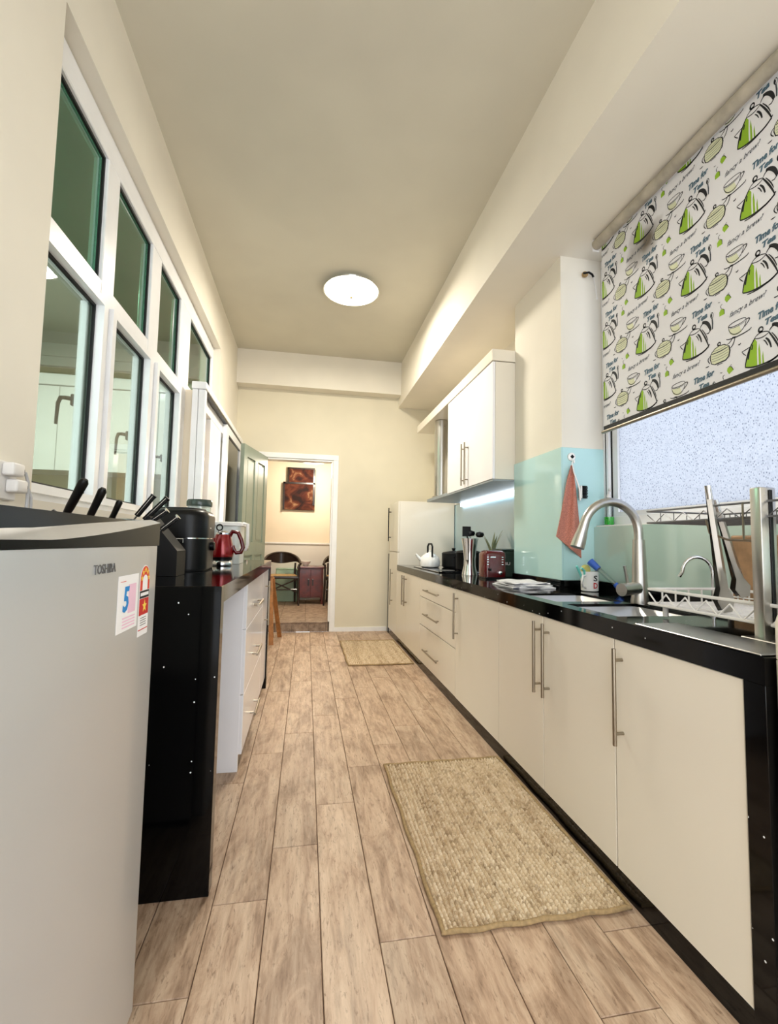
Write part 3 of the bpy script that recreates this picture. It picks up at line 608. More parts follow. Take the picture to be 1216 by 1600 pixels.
box('hood_panel', M_grey, hd, UX+.002, 1.654, 4.02, 4.74, 1.526, 1.555, .002); 

# ------------------------------------------------------------------ sink, taps
M_sink = subtle('satin_sink_steel', (214, 214, 214), .3, 0, .96, 8, .55)
sk = thing('kitchen_sink', (1.22, 1.77, .6), 'double stainless undermount sink set in the black worktop', 'sink')
for (x0, x1, y0, y1) in (nb, fb):
    b = bmesh.new(); bmesh.ops.create_cube(b, size=1)
    e_ = .008
    for v in b.verts: v.co = Vector(((x0+x1)/2 + v.co.x*(x1-x0-.005), (y0+y1)/2 + v.co.y*(y1-y0-.005), .715 + v.co.z*.23))
    top = [f for f in b.faces if f.normal.z > .9]; bmesh.ops.delete(b, geom=top, context='FACES_ONLY')
    ed = [e for e in b.edges if not e.is_boundary]; bmesh.ops.bevel(b, geom=ed, offset=.03, segments=4, profile=.5, affect='EDGES')
    bo = MB().bm(b).build('bowl', M_sink, sk, 50, fix=False)
    sm = bo.modifiers.new('thickness', 'SOLIDIFY'); sm.thickness = .0015; sm.offset = 1
    k = MB(); k.lathe([(.04, 0), (.04, .004), (.03, .005), (.028, .002), (.005, .002)], ((x0+x1)/2, (y0+y1)/2, .6015), 20); k.build('drain', M_chrome, bo, 40)
fa = thing('kitchen_tap', (1.42, 1.75, ZT), 'tall brushed steel gooseneck kitchen tap behind the sink', 'tap')
fx, fy = 1.42, 1.75
k = MB(); k.lathe([(.036, 0), (.036, .012), (.033, .03), (.027, .2), (.024, .272)], (fx, fy, ZT), 24); k.build('body', M_steel, fa, 40)
Rr = .132; zc = 1.14; neck = [(fx, fy, 1.113), (fx, fy, zc)] + arc((fx-Rr, fy, zc), Rr, 0, PI*.92, 18)
ex = neck[-1]; dirv = (Vector(neck[-1])-Vector(neck[-2])).normalized()
k = MB(); k.tube(neck, .0185, 16); k.build('neck', M_steel, fa, 50)
e0 = Vector(ex); k = MB(); k.tube([e0-dirv*.004, e0+dirv*.02, e0+dirv*.08, e0+dirv*.105], [.0195, .0205, .028, .0285], 18); k.build('spray_head', M_steel, fa, 40)
k = MB(); k.tube([(fx-.02, fy-.01, .905), (fx-.115, fy-.035, .9)], .0265, 18); k.build('valve', M_steel, fa, 40)
k = MB(); k.tube([(fx-.075, fy-.024, .925), (fx-.095, fy-.03, 1.0)], [.007, .006], 8); k.build('lever', M_steel, fa, 40)
ft = thing('filter_tap', (1.585, 1.6, ZT), 'slim chrome filter tap behind the dish rack', 'tap')
k = MB(); k.cyl((1.585, 1.55, ZT), .014, .03, 14); k.build('base', M_chrome, ft, 40)
k = MB(); k.tube([(1.585, 1.55, ZT+.02), (1.585, 1.55, .98)] + [(1.585-.05+.05*math.cos(a), 1.55+.02*(1-math.cos(a)), .985+.06*math.sin(a)) for a in [i*PI/10 for i in range(11)]] + [(1.48, 1.6, .965)], .007, 8); k.build('spout', M_chrome, ft, 50)

# ------------------------------------------------------------------ dish rack
rk = thing('dish_rack', (1.34, 1.0, ZT), 'two-tier chrome wire dish rack on the worktop by the window', 'dish rack')
rx0, rx1, ry0, ry1 = 1.18, 1.50, .87, 1.41
def basket(name, zb, zt, m, y0, y1, wr=.0032):
    b = MB(); x0, x1 = rx0, rx1
    for z in (zb, zt): b.tube([(x0, y0, z), (x1, y0, z), (x1, y1, z), (x0, y1, z)], wr*1.2, 6, True)
    n = 26
    for i in range(n+1):
        y = y0 + (y1-y0)*i/n; b.tube([(x1, y, zt), (x1, y, zb), (x0, y, zb)], wr*.7, 5)
    for i in range(1, 5): x = x0+(x1-x0)*i/5; b.tube([(x, y0, zb), (x, y1, zb)], wr*.7, 5)
    b.tube([(x1, y0, (zb+zt)/2), (x1, y1, (zb+zt)/2)], wr*.7, 5)
    zz = [(x0, y0 + (y1-y0)*i/14, zb if i % 2 else zt-.012) for i in range(15)]; b.tube(zz, wr*.7, 5)
    for y in (y0, y1): 
        for i in range(1, 6): x = x0+(x1-x0)*i/6; b.tube([(x, y, zb), (x, y, zt)], wr*.7, 5)
    return b.build(name, m, rk, 60)
basket('lower_basket', .885, .935, M_plug, ry0, ry1, .0042); ub = basket('upper_basket', 1.165, 1.205, M_bowl, ry0, ry1, .0026)
k = MB(); k.tube([(rx0-.004, 1.0, 1.10), (rx0-.004, 1.1, 1.105), (rx0+.0, 1.16, 1.125), (rx0, 1.17, 1.165)], .0035, 6); k.tube([(rx0-.004, 1.05, 1.205), (rx0-.004, 1.05, 1.10)], .003, 6); k.build('cutlery_loop', M_dsteel, rk, 60)
for x in (1.158, 1.482):
    k = MB(); k.rbox(x, x+.05, .985, 1.015, ZT+.004, 1.242, .004, 2); po = k.build('post', M_steel, rk, 40)
    k = MB(); k.rbox(x+.026, x+.036, .982, .985, ZT+.02, 1.235, .001); k.build('slot', M_black, po)
    k = MB(); k.rbox(x-.004, x+.054, .95, 1.05, ZT+.0005, ZT+.006, .002); k.build('foot', M_steel, rk)
k = MB(); k.rbox(rx0+.02, rx1-.02, ry0+.02, ry1-.02, .8785, .8815, .0005); k.build('drip_tray', M_plug, rk)
for y in (ry0+.04, ry1-.04):
    for x in (rx0+.03, rx1-.03): k = MB(); k.cyl((x, y, ZT+.0055), .009, .031, 10); k.build('rubber_foot', M_plug, rk, 40)
tr = MB(); tr.rbox(1.0, 1.15, .862, 1.255, ZT+.001, ZT+.005, .001); tr.build('draining_plate', M_steel, None, label='flat stainless draining plate on the worktop edge in front of the dish rack', cat='tray')
M_dark_steel = metal('dark_steel', (92, 90, 88), .25)
def tongs(label, top, bot, spread):
    t = thing('kitchen_tongs', bot, label, 'tongs'); top = Vector(top); bot = Vector(bot); ax = (bot-top).normalized(); sd = ax.cross(Vector((0.25, .97, 0))).normalized(); fw = ax.cross(sd)
    for sgn in (-1, 1):
        b = MB(); N = 10; L = (bot-top).length; rows = []
        for i in range(N+1):
            f = i/N; wd = .009 + .003*f; off = spread*f*sgn
            if f > .8: wd = .016 + .008*math.sin((f-.8)/.2*PI)
            if f == 1: wd = .012
            c = top + ax*L*f + fw*off
            dep = -.006*sgn if f > .75 else .0
            rows.append((c - sd*wd, c + fw*(.006*sgn+dep), c + sd*wd))
        vs = []; fs = []
        for q in rows: vs += list(q)
        n0 = len(vs); vs += [p + fw*.0018*sgn for p in vs]
        for i in range(N):
            for j in range(2): a = i*3+j; fs.append((a, a+1, a+4, a+3)); fs.append((n0+a, n0+a+3, n0+a+4, n0+a+1))
        b.add(vs, fs); b.build('arm', M_dark_steel if sgn < 0 else M_steel, t, 50)
    b = MB(); b.tube([top-ax*.02, top+ax*.02], .009, 10); b.build('hinge', M_chrome, t, 40)
tongs('steel tongs hanging nearest the rack corner, resting tips in the lower basket', (1.15, 1.13, 1.243), (1.225, 1.16, .895), .012)
tongs('second steel tongs leaning further inside the dish rack', (1.275, 1.225, 1.215), (1.372, 1.235, .93), .012)
cbd = MB(); cbd.rbox(-.012, .012, -.16, .16, 0, .30, .008, 2)
cbd = MB(); cbd.rbox(1.585, 1.605, .90, 1.47, ZT+.0005, 1.13, .006, 2); cbd.build('chopping_board', M_board, None, label='wooden chopping board leaning against the mint splashback behind the rack', cat='chopping board')

# ivory appliance at the right edge
ap = thing('ivory_appliance', (1.3, .55, 0), 'ivory plastic appliance standing at the near end of the worktop', 'appliance')
k = MB(); k.vbox(1.008, 1.55, .25, .846, .01, .838, .02, 4); k.build('body', M_applianc, ap, 40)
k = MB(); k.vbox(1.006, 1.55, .25, .847, .842, .95, .025, 4, .03); k.build('lid', M_applianc, ap, 40)
k = MB(); k.box(1.03, 1.53, .27, .826, 0, .01); k.build('base', M_black, ap)

# ------------------------------------------------------------------ things by the sink
mg = thing('mug', (1.50, 2.23, ZT), 'white mug with dark blue and red capitals holding brushes', 'mug'); mc = (1.50, 2.22, ZT)
k = MB(); k.lathe([(.038, .001), (.044, .004), (.046, .105), (.043, .105), (.041, .008), (.005, .006)], mc, 28); k.build('cup', M_ceramic, mg, 40)
k = MB(); k.tube([(mc[0]-.036, mc[1]-.02, ZT+.085), (mc[0]-.062, mc[1]-.034, ZT+.083), (mc[0]-.07, mc[1]-.038, ZT+.055), (mc[0]-.06, mc[1]-.033, ZT+.026), (mc[0]-.036, mc[1]-.02, ZT+.02)], .006, 8); k.build('handle', M_ceramic, mg, 50)
def mug_letter(ch, z, m):
    vs, fs = text2d(ch, 1, 0, .02); vs = fit2d(vs, .024, .03); b = MB(); P = []
    for x, y in vs:
        a = math.radians(-112) + (x-.002)/.0465 + .25; P.append((mc[0]+.0468*math.cos(a), mc[1]+.0468*math.sin(a), z+y))
    b.add(P, fs); b.build('letter', m, mg, fix=False)
mug_letter('S', ZT+.056, M_ink); mug_letter('D', ZT+.018, M_redp)
br = thing('bottle_brush', (1.56, 2.2, ZT), 'blue and clear bottle brush leaning from the mug to the worktop', 'brush')
pA = Vector((1.50, 2.215, 1.0)); pB = Vector((1.585, 2.08, ZT+.02)); dd = pB-pA
k = MB(); k.tube([pA, pA+dd*.28], [.02, .016], 12); k.build('blue_head', M_bluep, br, 40)
k = MB(); k.tube([pA+dd*.28, pA+dd*.8], [.0135, .011], 12); k.build('clear_tube', M_plastic, br, 40)
k = MB(); k.tube([pA+dd*.8, pB], [.013, .016], 12); k.build('blue_cap', M_bluep, br, 40)
sp_ = thing('dish_sponge', (1.49, 2.225, .93), 'yellow-green round scrubber poking out of the mug', 'sponge')
k = MB(); k.lathe([(.02, 0), (.026, .008), (.026, .02), (.02, .028)], (1.487, 2.222, .955), 16, 'y'); k.build('pad', M_yell, sp_, 40); k = MB(); k.tube([(1.49, 2.23, .87), (1.487, 2.235, .955)], .007, 8); k.build('stick', M_yell, sp_, 40)
pg = thing('teal_peg', (1.46, 2.22, .93), 'pale teal plastic peg clipped at the mug rim', 'peg')
k = MB(); k.tube([(1.475, 2.215, .88), (1.455, 2.2, .952), (1.435, 2.195, .965)], .0065, 8); k.build('arm', M_tealp, pg, 40); k = MB(); k.tube([(1.468, 2.216, .88), (1.43, 2.21, .95), (1.415, 2.205, .975)], .0065, 8); k.build('arm', M_tealp, pg, 40)
so = thing('soap_bottle', (1.672, 2.30, 1.2), 'clear pump bottle with a little green washing-up liquid on the window ledge', 'bottle'); sc_ = (1.672, 2.29, 1.2)
k = MB(); k.lathe([(.024, .001), (.027, .006), (.027, .13), (.012, .15), (.012, .158)], sc_, 22); k.build('bottle', M_plastic, so, 40)
k = MB(); k.lathe([(.0235, .003), (.0255, .007), (.0255, .046), (.001, .046)], sc_, 22); k.build('liquid', M_liquid, so, 40)
k = MB(); k.lathe([(.014, .156), (.014, .172), (.006, .174), (.006, .195)], sc_, 16); k.tube([(sc_[0], sc_[1], 1.4), (sc_[0]-.01, sc_[1]-.02, 1.402), (sc_[0]-.014, sc_[1]-.035, 1.39)], .006, 8); k.build('pump', M_plug, so, 40)
# hook, dishcloth, dish brush on pillar
hp = pY(893, 714, YP-.01)
hk = thing('adhesive_hook', (hp.x, YP-.01, hp.z), 'round white hook with black diamond on the aqua splashback', 'hook')
k = MB(); k.lathe([(.024, 0), (.024, -.006), (.019, -.01)], (hp.x, YP-.009, hp.z), 22, 'y'); k.build('disc', M_ceramic, hk, 40)
k = MB(); k.prism([(0, -.013), (.013, 0), (0, .013), (-.013, 0)], (hp.x, YP-.0195, hp.z), (1, 0, 0), (0, 0, 1), .0012); k.build('diamond', M_black, hk)
k = MB(); k.tube([(hp.x, YP-.02, hp.z-.012), (hp.x, YP-.026, hp.z-.036), (hp.x, YP-.036, hp.z-.038), (hp.x, YP-.038, hp.z-.024)], .005, 8); k.build('prong', M_ceramic, hk, 50)
def dishcloth():
    outl = [(893, 726), (885, 752), (879, 790), (874, 815), (869, 838), (878, 846), (888, 856), (896, 865), (906, 873), (909, 862), (907, 835), (904, 805), (899, 765), (895, 730)]
    lft = [(892, 727), (886, 750), (880, 785), (875, 810), (869, 838)]; rgt = [(895, 727), (899, 760), (903, 798), (907, 840), (908, 872)]
    N, Mx = 22, 12
    def samp(P, t):
        x = t*(len(P)-1); i = min(int(x), len(P)-2); f = x-i; return (P[i][0]*(1-f)+P[i+1][0]*f, P[i][1]*(1-f)+P[i+1][1]*f)
    b = MB(); vs = []
    for i in range(N+1):
        t = i/N; a = samp(lft, t); c = samp(rgt, t)
        for j in range(Mx+1):
            q = j/Mx; u_ = a[0]*(1-q)+c[0]*q; v_ = a[1]*(1-q)+c[1]*q + 0*math.sin(q*PI)
            dpt = YP-.026 - .014*t*math.sin(q*PI*3+t*2) - .006*math.sin(q*7+t*5)
            vs.append(pY(u_, v_, dpt))
    W = Mx+1; n0 = len(vs); vs += [v + Vector((0, -.005, 0)) for v in vs]; fs = []
    for i in range(N):
        for j in range(Mx): a = i*W+j; fs.append((a, a+1, a+W+1, a+W)); fs.append((n0+a, n0+a+W, n0+a+W+1, n0+a+1))
    rim = [j for j in range(W)] + [i*W+Mx for i in range(1, N+1)] + [N*W+j for j in range(Mx-1, -1, -1)] + [i*W for i in range(N-1, 0, -1)]
    for i in range(len(rim)): a, c = rim[i], rim[(i+1) % len(rim)]; fs.append((a, n0+a, n0+c, c))
    b.add(vs, fs); return b.build('dishcloth', M_terrac, None, 60, label='terracotta terry dishcloth hanging from the white hook', cat='cloth')
dishcloth()
db = thing('dish_brush', (1.56, YP-.03, 1.4), 'white dish brush with black bristles hanging from the white hook', 'brush')
pts = [pY(u, v, YP-.046) for u, v in ((894, 722), (897, 738), (903, 755), (906, 765), (907, 782))]
k = MB(); k.tube(pts, [.004, .004, .0045, .005, .005], 8); k.build('handle', M_ceramic, db, 50)
a = pY(906.5, 759, YP-.04); c = pY(909, 779, YP-.04)
k = MB(); k.rbox(a.x-.002, a.x+.008, YP-.052, YP-.028, c.z, a.z, .002); k.build('head', M_ceramic, db)
k = MB()
for i in range(9):
    for j in range(4): k.cyl((a.x+.008, YP-.05+.0066*j, c.z+.004+(a.z-c.z-.008)*i/8), .0037, .03+.003*((i+j) % 2), 6, 'x')
k.build('bristles', M_black, db, kind='stuff')

# ------------------------------------------------------------------ right worktop: towel, toaster, hob things
def tea_towel():
    t = thing('tea_towel', (1.27, 2.47, ZT), 'folded white striped tea towel on the black worktop', 'towel')
    for i in range(3):
        b = MB(); x0, x1, y0, y1 = 1.12+.006*i, 1.37-.01*i, 2.34+.012*i, 2.62-.006*i; z = ZT+.001+.011*i; nx, ny = 14, 14; vs = []
        for s_ in (0, 1):
            for a in range(nx+1):
                for c in range(ny+1):
                    u_, v_ = a/nx, c/ny; e = min(u_, 1-u_, v_, 1-v_)*10; e = min(1, e)
                    zz = z + (s_*.010*(.45+.55*e)) + .004*s_*math.sin(u_*9+i)*math.cos(v_*7+i*2)
                    vs.append((x0+(x1-x0)*u_ + .006*math.sin(v_*6+i), y0+(y1-y0)*v_ + .006*math.sin(u_*5+i*2), zz))
        W = ny+1; n0 = (nx+1)*W; fs = []
        for a in range(nx):
            for c in range(ny): q = a*W+c; fs.append((q, q+1, q+W+1, q+W)); fs.append((n0+q, n0+q+W, n0+q+W+1, n0+q+1))
        rim = [j for j in range(W)] + [a*W+ny for a in range(1, nx+1)] + [nx*W+j for j in range(ny-1, -1, -1)] + [a*W for a in range(nx-1, 0, -1)]
        for j in range(len(rim)): p_, q_ = rim[j], rim[(j+1) % len(rim)]; fs.append((p_, n0+p_, n0+q_, q_))
        b.add(vs, fs).build('fold', M_towel, t, 60)
tea_towel()
to = thing('red_toaster', (1.29, 3.06, ZT), 'dark red toaster with chrome dials on the worktop beside the pillar', 'toaster')
k = MB(); k.vbox(1.222, 1.385, 2.99, 3.125, ZT+.014, 1.038, .03, 5, .03); k.build('body', M_dred, to, 40)
k = MB(); k.box(1.227, 1.38, 2.995, 3.12, ZT+.001, ZT+.014); k.build('base', M_black, to)
for y in (3.025, 3.07): k = MB(); k.box(1.25, 1.36, y, y+.022, 1.034, 1.0395); k.build('slot', M_black, to)
k = MB(); k.rbox(1.243, 1.262, 2.968, 2.99, ZT+.06, ZT+.075, .003); k.build('lever', M_black, to); k = MB(); k.lathe([(.013, 0), (.013, -.014), (.01, -.016)], (1.33, 2.99, ZT+.045), 18, 'y'); k.build('dial', M_chrome, to, 40)
k = MB()
for i in range(4): 
    for x in (1.237, 1.345): k.box(x, x+.012, 2.9885, 2.9905, ZT+.10+.017*i, ZT+.104+.017*i)
k.box(1.262, 1.30, 2.9885, 2.9905, ZT+.15, ZT+.156); k.build('markings', M_chrome, to, kind='stuff')
gb = thing('green_tin', (1.56, 3.33, ZT), 'dark green tin with white lettering half hidden by the pillar', 'tin')
k = MB(); k.rbox(1.44, 1.60, 3.19, 3.38, ZT+.001, 1.035, .004); k.build('box', M_greenbox, gb)
k = MB(); k.rbox(1.437, 1.603, 3.187, 3.383, 1.036, 1.05, .004); k.build('lid', M_greenbox, gb)
vs, fs = text2d('BU', 1, 0, .01); vs = fit2d(vs, .05, .022); k = MB(); put2d(k, vs, fs, (1.452, 3.1895, .93), (1, 0, 0), (0, 0, 1), .0004); k.build('lettering', M_paper, gb, fix=False)
vp = thing('leaf_vase', (1.6, 3.72, ZT), 'slim vase of pale dried leaves behind the toaster', 'plant')
vc = (1.56, 3.66, ZT)
k = MB(); k.lathe([(.03, .001), (.042, .03), (.045, .07), (.03, .12), (.022, .14), (.018, .139), (.02, .02)], vc, 20); k.build('vase', M_ceramic, vp, 40)
for i in range(7):
    an = i*2.4; b = MB(); ln = .22+.05*math.sin(i*3); vs = []; n = 7
    for j in range(n+1):
        f = j/n; wd = .012*math.sin(PI*min(1, f*1.02))+.001; rr = .01+.075*f*f; c = Vector((vc[0]+rr*math.cos(an), vc[1]+rr*math.sin(an), ZT+.11+ln*f)); sd = Vector((-math.sin(an), math.cos(an), 0))
        vs += [c-sd*wd, c+Vector((math.cos(an), math.sin(an), 0))*.002, c+sd*wd]
    b.add(vs, [(a*3+q, a*3+q+1, a*3+q+4, a*3+q+3) for a in range(n) for q in range(2)]); b.build('leaf', M_leaf, vp, 60, fix=False)
hb = thing('glass_hob', (1.3, 3.95, ZT), 'black glass hob with steel front edge set on the far worktop', 'hob')
k = MB(); k.rbox(1.08, 1.56, 3.62, 4.52, ZT+.001, ZT+.009, .003); k.build('glass', mat('black_ceramic_glass', (6, 7, 8), .03, coat=1), hb)
for x, y in ((1.2, 3.84), (1.44, 3.84), (1.2, 4.3), (1.44, 4.3)):
    k = MB(); k.lathe([(.085, 0), (.085, .0008), (.082, .0008), (.082, .0002)], (x, y, ZT+.0092), 28); k.build('ring', M_bowl, hb)
def pot(name, label, c, r_, h_, m, handle=True, lid=True):
    p_ = thing(name, c, label, 'pot'); c = Vector(c)
    k = MB(); k.lathe([(r_*.9, .001), (r_, .012), (r_, h_), (r_*1.03, h_+.004), (r_*.97, h_), (r_*.95, .015), (.004, .012)], c, 28); k.build('pan', m, p_, 40)
    if lid: k = MB(); k.lathe([(r_*1.02, h_+.005), (r_*.9, h_+.018), (r_*.3, h_+.03), (.012, h_+.032), (.012, h_+.042), (.02, h_+.048), (.018, h_+.058), (.003, h_+.06)], c, 28); k.build('lid', m, p_, 40)
    if handle:
        for s_ in (-1, 1): k = MB(); k.tube([(c.x-.03, c.y+s_*r_*.98, c.z+h_*.8), (c.x-.02, c.y+s_*(r_+.04), c.z+h_*.82), (c.x+.02, c.y+s_*(r_+.04), c.z+h_*.82), (c.x+.03, c.y+s_*r_*.98, c.z+h_*.8)], .007, 8); k.build('handle', M_black, p_, 50)
pot('cooking_pot', 'dark lidded cooking pot at the far back of the hob', (1.43, 4.3, ZT+.0105), .115, .13, M_matte)
pot('cooking_pot', 'steel and black saucepan near the front of the hob', (1.42, 3.86, ZT+.0105), .11, .15, M_matte)
fk = thing('stovetop_kettle', (1.2, 4.3, ZT+.01), 'pale enamel stovetop kettle with dark loop handle in front of the tall cupboard', 'kettle'); c = (1.19, 4.3, ZT+.0105)
k = MB(); k.lathe([(.08, .001), (.095, .01), (.1, .05), (.085, .1), (.045, .135), (.02, .14), (.012, .15), (.014, .16), (.004, .165)], c, 26); k.build('body', M_ceramic, fk, 40)
k = MB(); k.tube([(c[0], c[1]-.08, c[2]+.1), (c[0], c[1]-.085, c[2]+.2), (c[0], c[1]-.05, c[2]+.225), (c[0], c[1]+.05, c[2]+.225), (c[0], c[1]+.085, c[2]+.2), (c[0], c[1]+.08, c[2]+.1)], .009, 8); k.build('handle', M_matte, fk, 50)
k = MB(); k.tube([(c[0]-.08, c[1], c[2]+.06), (c[0]-.12, c[1], c[2]+.1), (c[0]-.14, c[1], c[2]+.125)], [.02, .014, .01], 10); k.build('spout', M_ceramic, fk, 50)
uh = thing('utensil_pot', (1.27, 3.46, ZT), 'tall waisted chrome utensil holder in front of the hob', 'utensil holder'); c = (1.27, 3.42, ZT)
k = MB(); k.lathe([(.062, .001), (.06, .01), (.047, .07), (.045, .12), (.052, .2), (.066, .285), (.063, .285), (.049, .2), (.042, .12), (.043, .02), (.004, .012)], c, 28); k.build('holder', M_chrome, uh, 40)
for nm, lb, dx, dy, h_, kind in (('ladle', 'black ladle leaning right out of the chrome utensil holder', .075, -.02, .33, 0), ('spatula', 'black slotted spatula standing in the chrome utensil holder', -.02, .02, .36, 1), ('serving_spoon', 'black serving spoon at the back of the chrome utensil holder', .02, .03, .34, 0)):
    t = thing(nm, c, lb, 'utensil'); q = Vector((c[0]+dx, c[1]+dy, ZT+h_)); p0 = Vector((c[0]-dx*.3, c[1]-dy*.3, ZT+.02))
    k = MB(); k.tube([p0, p0.lerp(q, .85)], .006, 8); k.build('handle', M_black, t, 40)
    k = MB()
    if kind == 0: k.lathe([(.004, -.016), (.026, -.012), (.036, .004), (.03, .022), (.004, .03)], q - Vector((0, 0, .02)), 18, 'z', 1, .55)
    else: k.rbox(q.x-.035, q.x+.035, q.y-.003, q.y+.003, q.z-.06, q.z+.02, .002)
    k.build('head', M_black, t, 40)

# ------------------------------------------------------------------ left counter
YL0, YL1 = 1.52, 3.594; XF = -.258
lw = thing('black_counter', (-.56, 2.55, 0), 'black speckled granite breakfast counter with waterfall ends on the left', 'worktop')
box('slab', M_gran, lw, XL+.002, XF, YL0+.0502, YL1-.0902, ZLT-.055, ZLT)
box('end_panel', M_gran, lw, XL+.002, XF, YL0, YL0+.05, 0, ZLT, .0015); box('end_panel', M_gran, lw, XL+.002, XF, YL1-.09, YL1, 0, ZLT, .0015)
ld = thing('drawer_cabinet', (-.56, 2.9, 0), 'white drawer cabinet under the left granite counter', 'cabinet')
cy0, cy1 = 2.28, 3.5
k = MB(); k.box(XL+.004, -.292, cy0+.0205, cy1, .07, .873); k.build('carcass', M_cabL, ld); box('side_panel', M_cabL, ld, XL+.004, -.284, cy0, cy0+.02, .0005, .873, .001)
box('plinth', M_gran, ld, -.33, -.288, cy0+.021, cy1, 0, .068)
for za, zb, hz in ((.655, .868, .73), (.35, .652, .47), (.078, .347, .16)):
    d = box('drawer', M_cabL, ld, -.290, -.268, cy0+.002, 3.098, za, zb, .002); bar_handle(d, (-.268, 2.56, hz), (-.268, 2.80, hz), (.028, 0, 0), M_dsteel, .007)
d = box('cabinet_door', M_cabL, ld, -.290, -.268, 3.102, cy1-.002, .078, .868, .002); bar_handle(d, (-.268, 3.27, .80), (-.268, 3.27, .50), (.028, 0, 0))

# ------------------------------------------------------------------ fridge
fg = thing('small_fridge', (-.6, .87, 0), 'silver single-door fridge with black top beside the left counter', 'fridge')
FXp = -.345; fy0, fy1 = .54, 1.165
k = MB(); k.box(XL+.03, FXp-.05, fy0+.006, fy1-.006, .03, 1.045); k.build('body', M_silver, fg)
k = MB(); k.vbox(FXp-.046, FXp, fy0, fy1, .04, 1.060, .012, 4); dr = k.build('fridge_door', M_silver, fg, 40)
k = MB(); k.box(XL+.05, FXp-.06, fy0+.02, fy1-.02, 0, .03); k.build('base', M_black, fg)
# black cap: vertical front band, upward facing sweep, recessed upper face
def fcap():
    N = 24; rows = []
    for i in range(N+1):
        f = i/N; y = fy0 + (fy1-fy0)*f
        low = 1.0605; band = 1.072 + .042*max(0, (f-.25)/.75)**1.3          # top of front band
        sw = .007 + .011*math.sin(PI*min(1, max(0, f*1.02)))**.8*(1.15-.35*f)          # crescent height
        top = max(1.116, band+sw+.0005) - (.006 if f > .97 else 0)
        xb = FXp - .002 - .004*(1-f)
        rows.append([(FXp-.044, y, low), (FXp+.001, y, low), (FXp+.001, y, band), (xb-.02, y, band+sw), (xb-.022, y, top-.001), (FXp-.06, y, top+.002), (XL+.03, y, top+.002), (XL+.03, y, low)])
    vs = [p for r_ in rows for p in r_]; n = 8; fs = []
    for i in range(N):
        for j in range(n): j2 = (j+1) % n; fs.append((i*n+j, i*n+j2, (i+1)*n+j2, (i+1)*n+j))
    fs.append(tuple(range(n))[::-1]); fs.append(tuple(range(N*n, N*n+n)))
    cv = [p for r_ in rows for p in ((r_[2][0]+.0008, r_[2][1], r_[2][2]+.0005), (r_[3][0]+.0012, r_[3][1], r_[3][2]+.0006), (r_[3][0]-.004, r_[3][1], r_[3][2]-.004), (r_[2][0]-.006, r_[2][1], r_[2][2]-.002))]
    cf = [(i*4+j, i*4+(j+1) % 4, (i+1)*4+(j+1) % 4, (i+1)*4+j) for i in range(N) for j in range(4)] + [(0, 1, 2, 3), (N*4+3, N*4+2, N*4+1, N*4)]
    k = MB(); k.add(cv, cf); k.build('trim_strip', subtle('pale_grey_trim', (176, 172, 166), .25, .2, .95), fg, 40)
    k = MB(); k.add(vs, fs); return k.build('top_cap', mat('glossy_black_cap', (5, 5, 6), .22, spec=.25), fg, 25)
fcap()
vs, fs = text2d('TOSHIBA', 1, 0, 0); vs = fit2d(vs, .088, .0165); k = MB(); put2d(k, vs, fs, (FXp+.0002, .832, 1.0145), (0, 1, 0), (0, 0, 1), .0012); k.build('brand_badge', M_bowl, dr, fix=False)
def flat(name, m, parent, poly, lift, lab=None):
    k = MB(); k.prism(poly, (FXp+lift, 0, 0), (0, 1, 0), (0, 0, 1), .0003); return k.build(name, m, parent, label=lab)
st = flat('warranty_sticker', M_paper, fg, [(.938, .895), (1.043, .895), (1.043, 1.004), (.938, 1.004)], .0002, 'white sticker with a large blue 5')
flat('pink_panel', M_pink, st, [(.99, .928), (1.03, .928), (1.03, .985), (.99, .985)], .0006)
vs, fs = text2d('5', 1, .12, .03); vs = fit2d(vs, .03, .05); k = MB(); put2d(k, vs, fs, (FXp+.001, .963, .932), (0, 1, 0), (0, 0, 1), .0003); k.build('number', M_blue, st, fix=False)
for i in range(4): flat('print_line', M_pink, st, [(.965, .901+.006*i), (1.03, .901+.006*i), (1.03, .904+.006*i), (.965, .904+.006*i)], .0006)
flat('print_line', M_orange, st, [(.948, .992), (.975, .992), (.975, .993), (.948, .993)], .0006)
en0, en1 = 1.052, 1.112; ec = (en0+en1)/2
es = flat('energy_label', M_paper, fg, [(en0, .868), (en1, .868), (en1, .985)] + [(ec+.03*math.cos(a), .985+.034*math.sin(a)) for a in [i*PI/10 for i in range(1, 10)]] + [(en0, .985)], .0002, 'red energy label with stars')
flat('red_arch', M_orange, es, [(en0+.002, .965), (en1-.002, .965), (en1-.002, .985)] + [(ec+.028*math.cos(a), .985+.032*math.sin(a)) for a in [i*PI/10 for i in range(1, 10)]] + [(en0+.002, .985)], .0006)
flat('white_arch', M_paper, es, [(ec-.015, .965), (ec+.015, .965), (ec+.015, .985)] + [(ec+.015*math.cos(a), .985+.013*math.sin(a)) for a in [i*PI/8 for i in range(1, 8)]] + [(ec-.015, .985)], .001)
def star(cx, cz, r_): return [(cx+(r_ if i % 2 == 0 else r_*.42)*math.sin(i*PI/5), cz+(r_ if i % 2 == 0 else r_*.42)*math.cos(i*PI/5)) for i in range(10)]
for a in (15, 52, 90, 128, 165): flat('star', M_star, es, star(ec+.0215*math.cos(math.radians(a)), .985+.0235*math.sin(math.radians(a)), .0068), .0012)
flat('black_bar', M_ink, es, [(en0+.002, .948), (en1-.002, .948), (en1-.002, .964), (en0+.002, .964)], .0006); flat('bar_text', M_paper, es, [(en0+.006, .953), (en1-.006, .953), (en1-.006, .960), (en0+.006, .960)], .001)
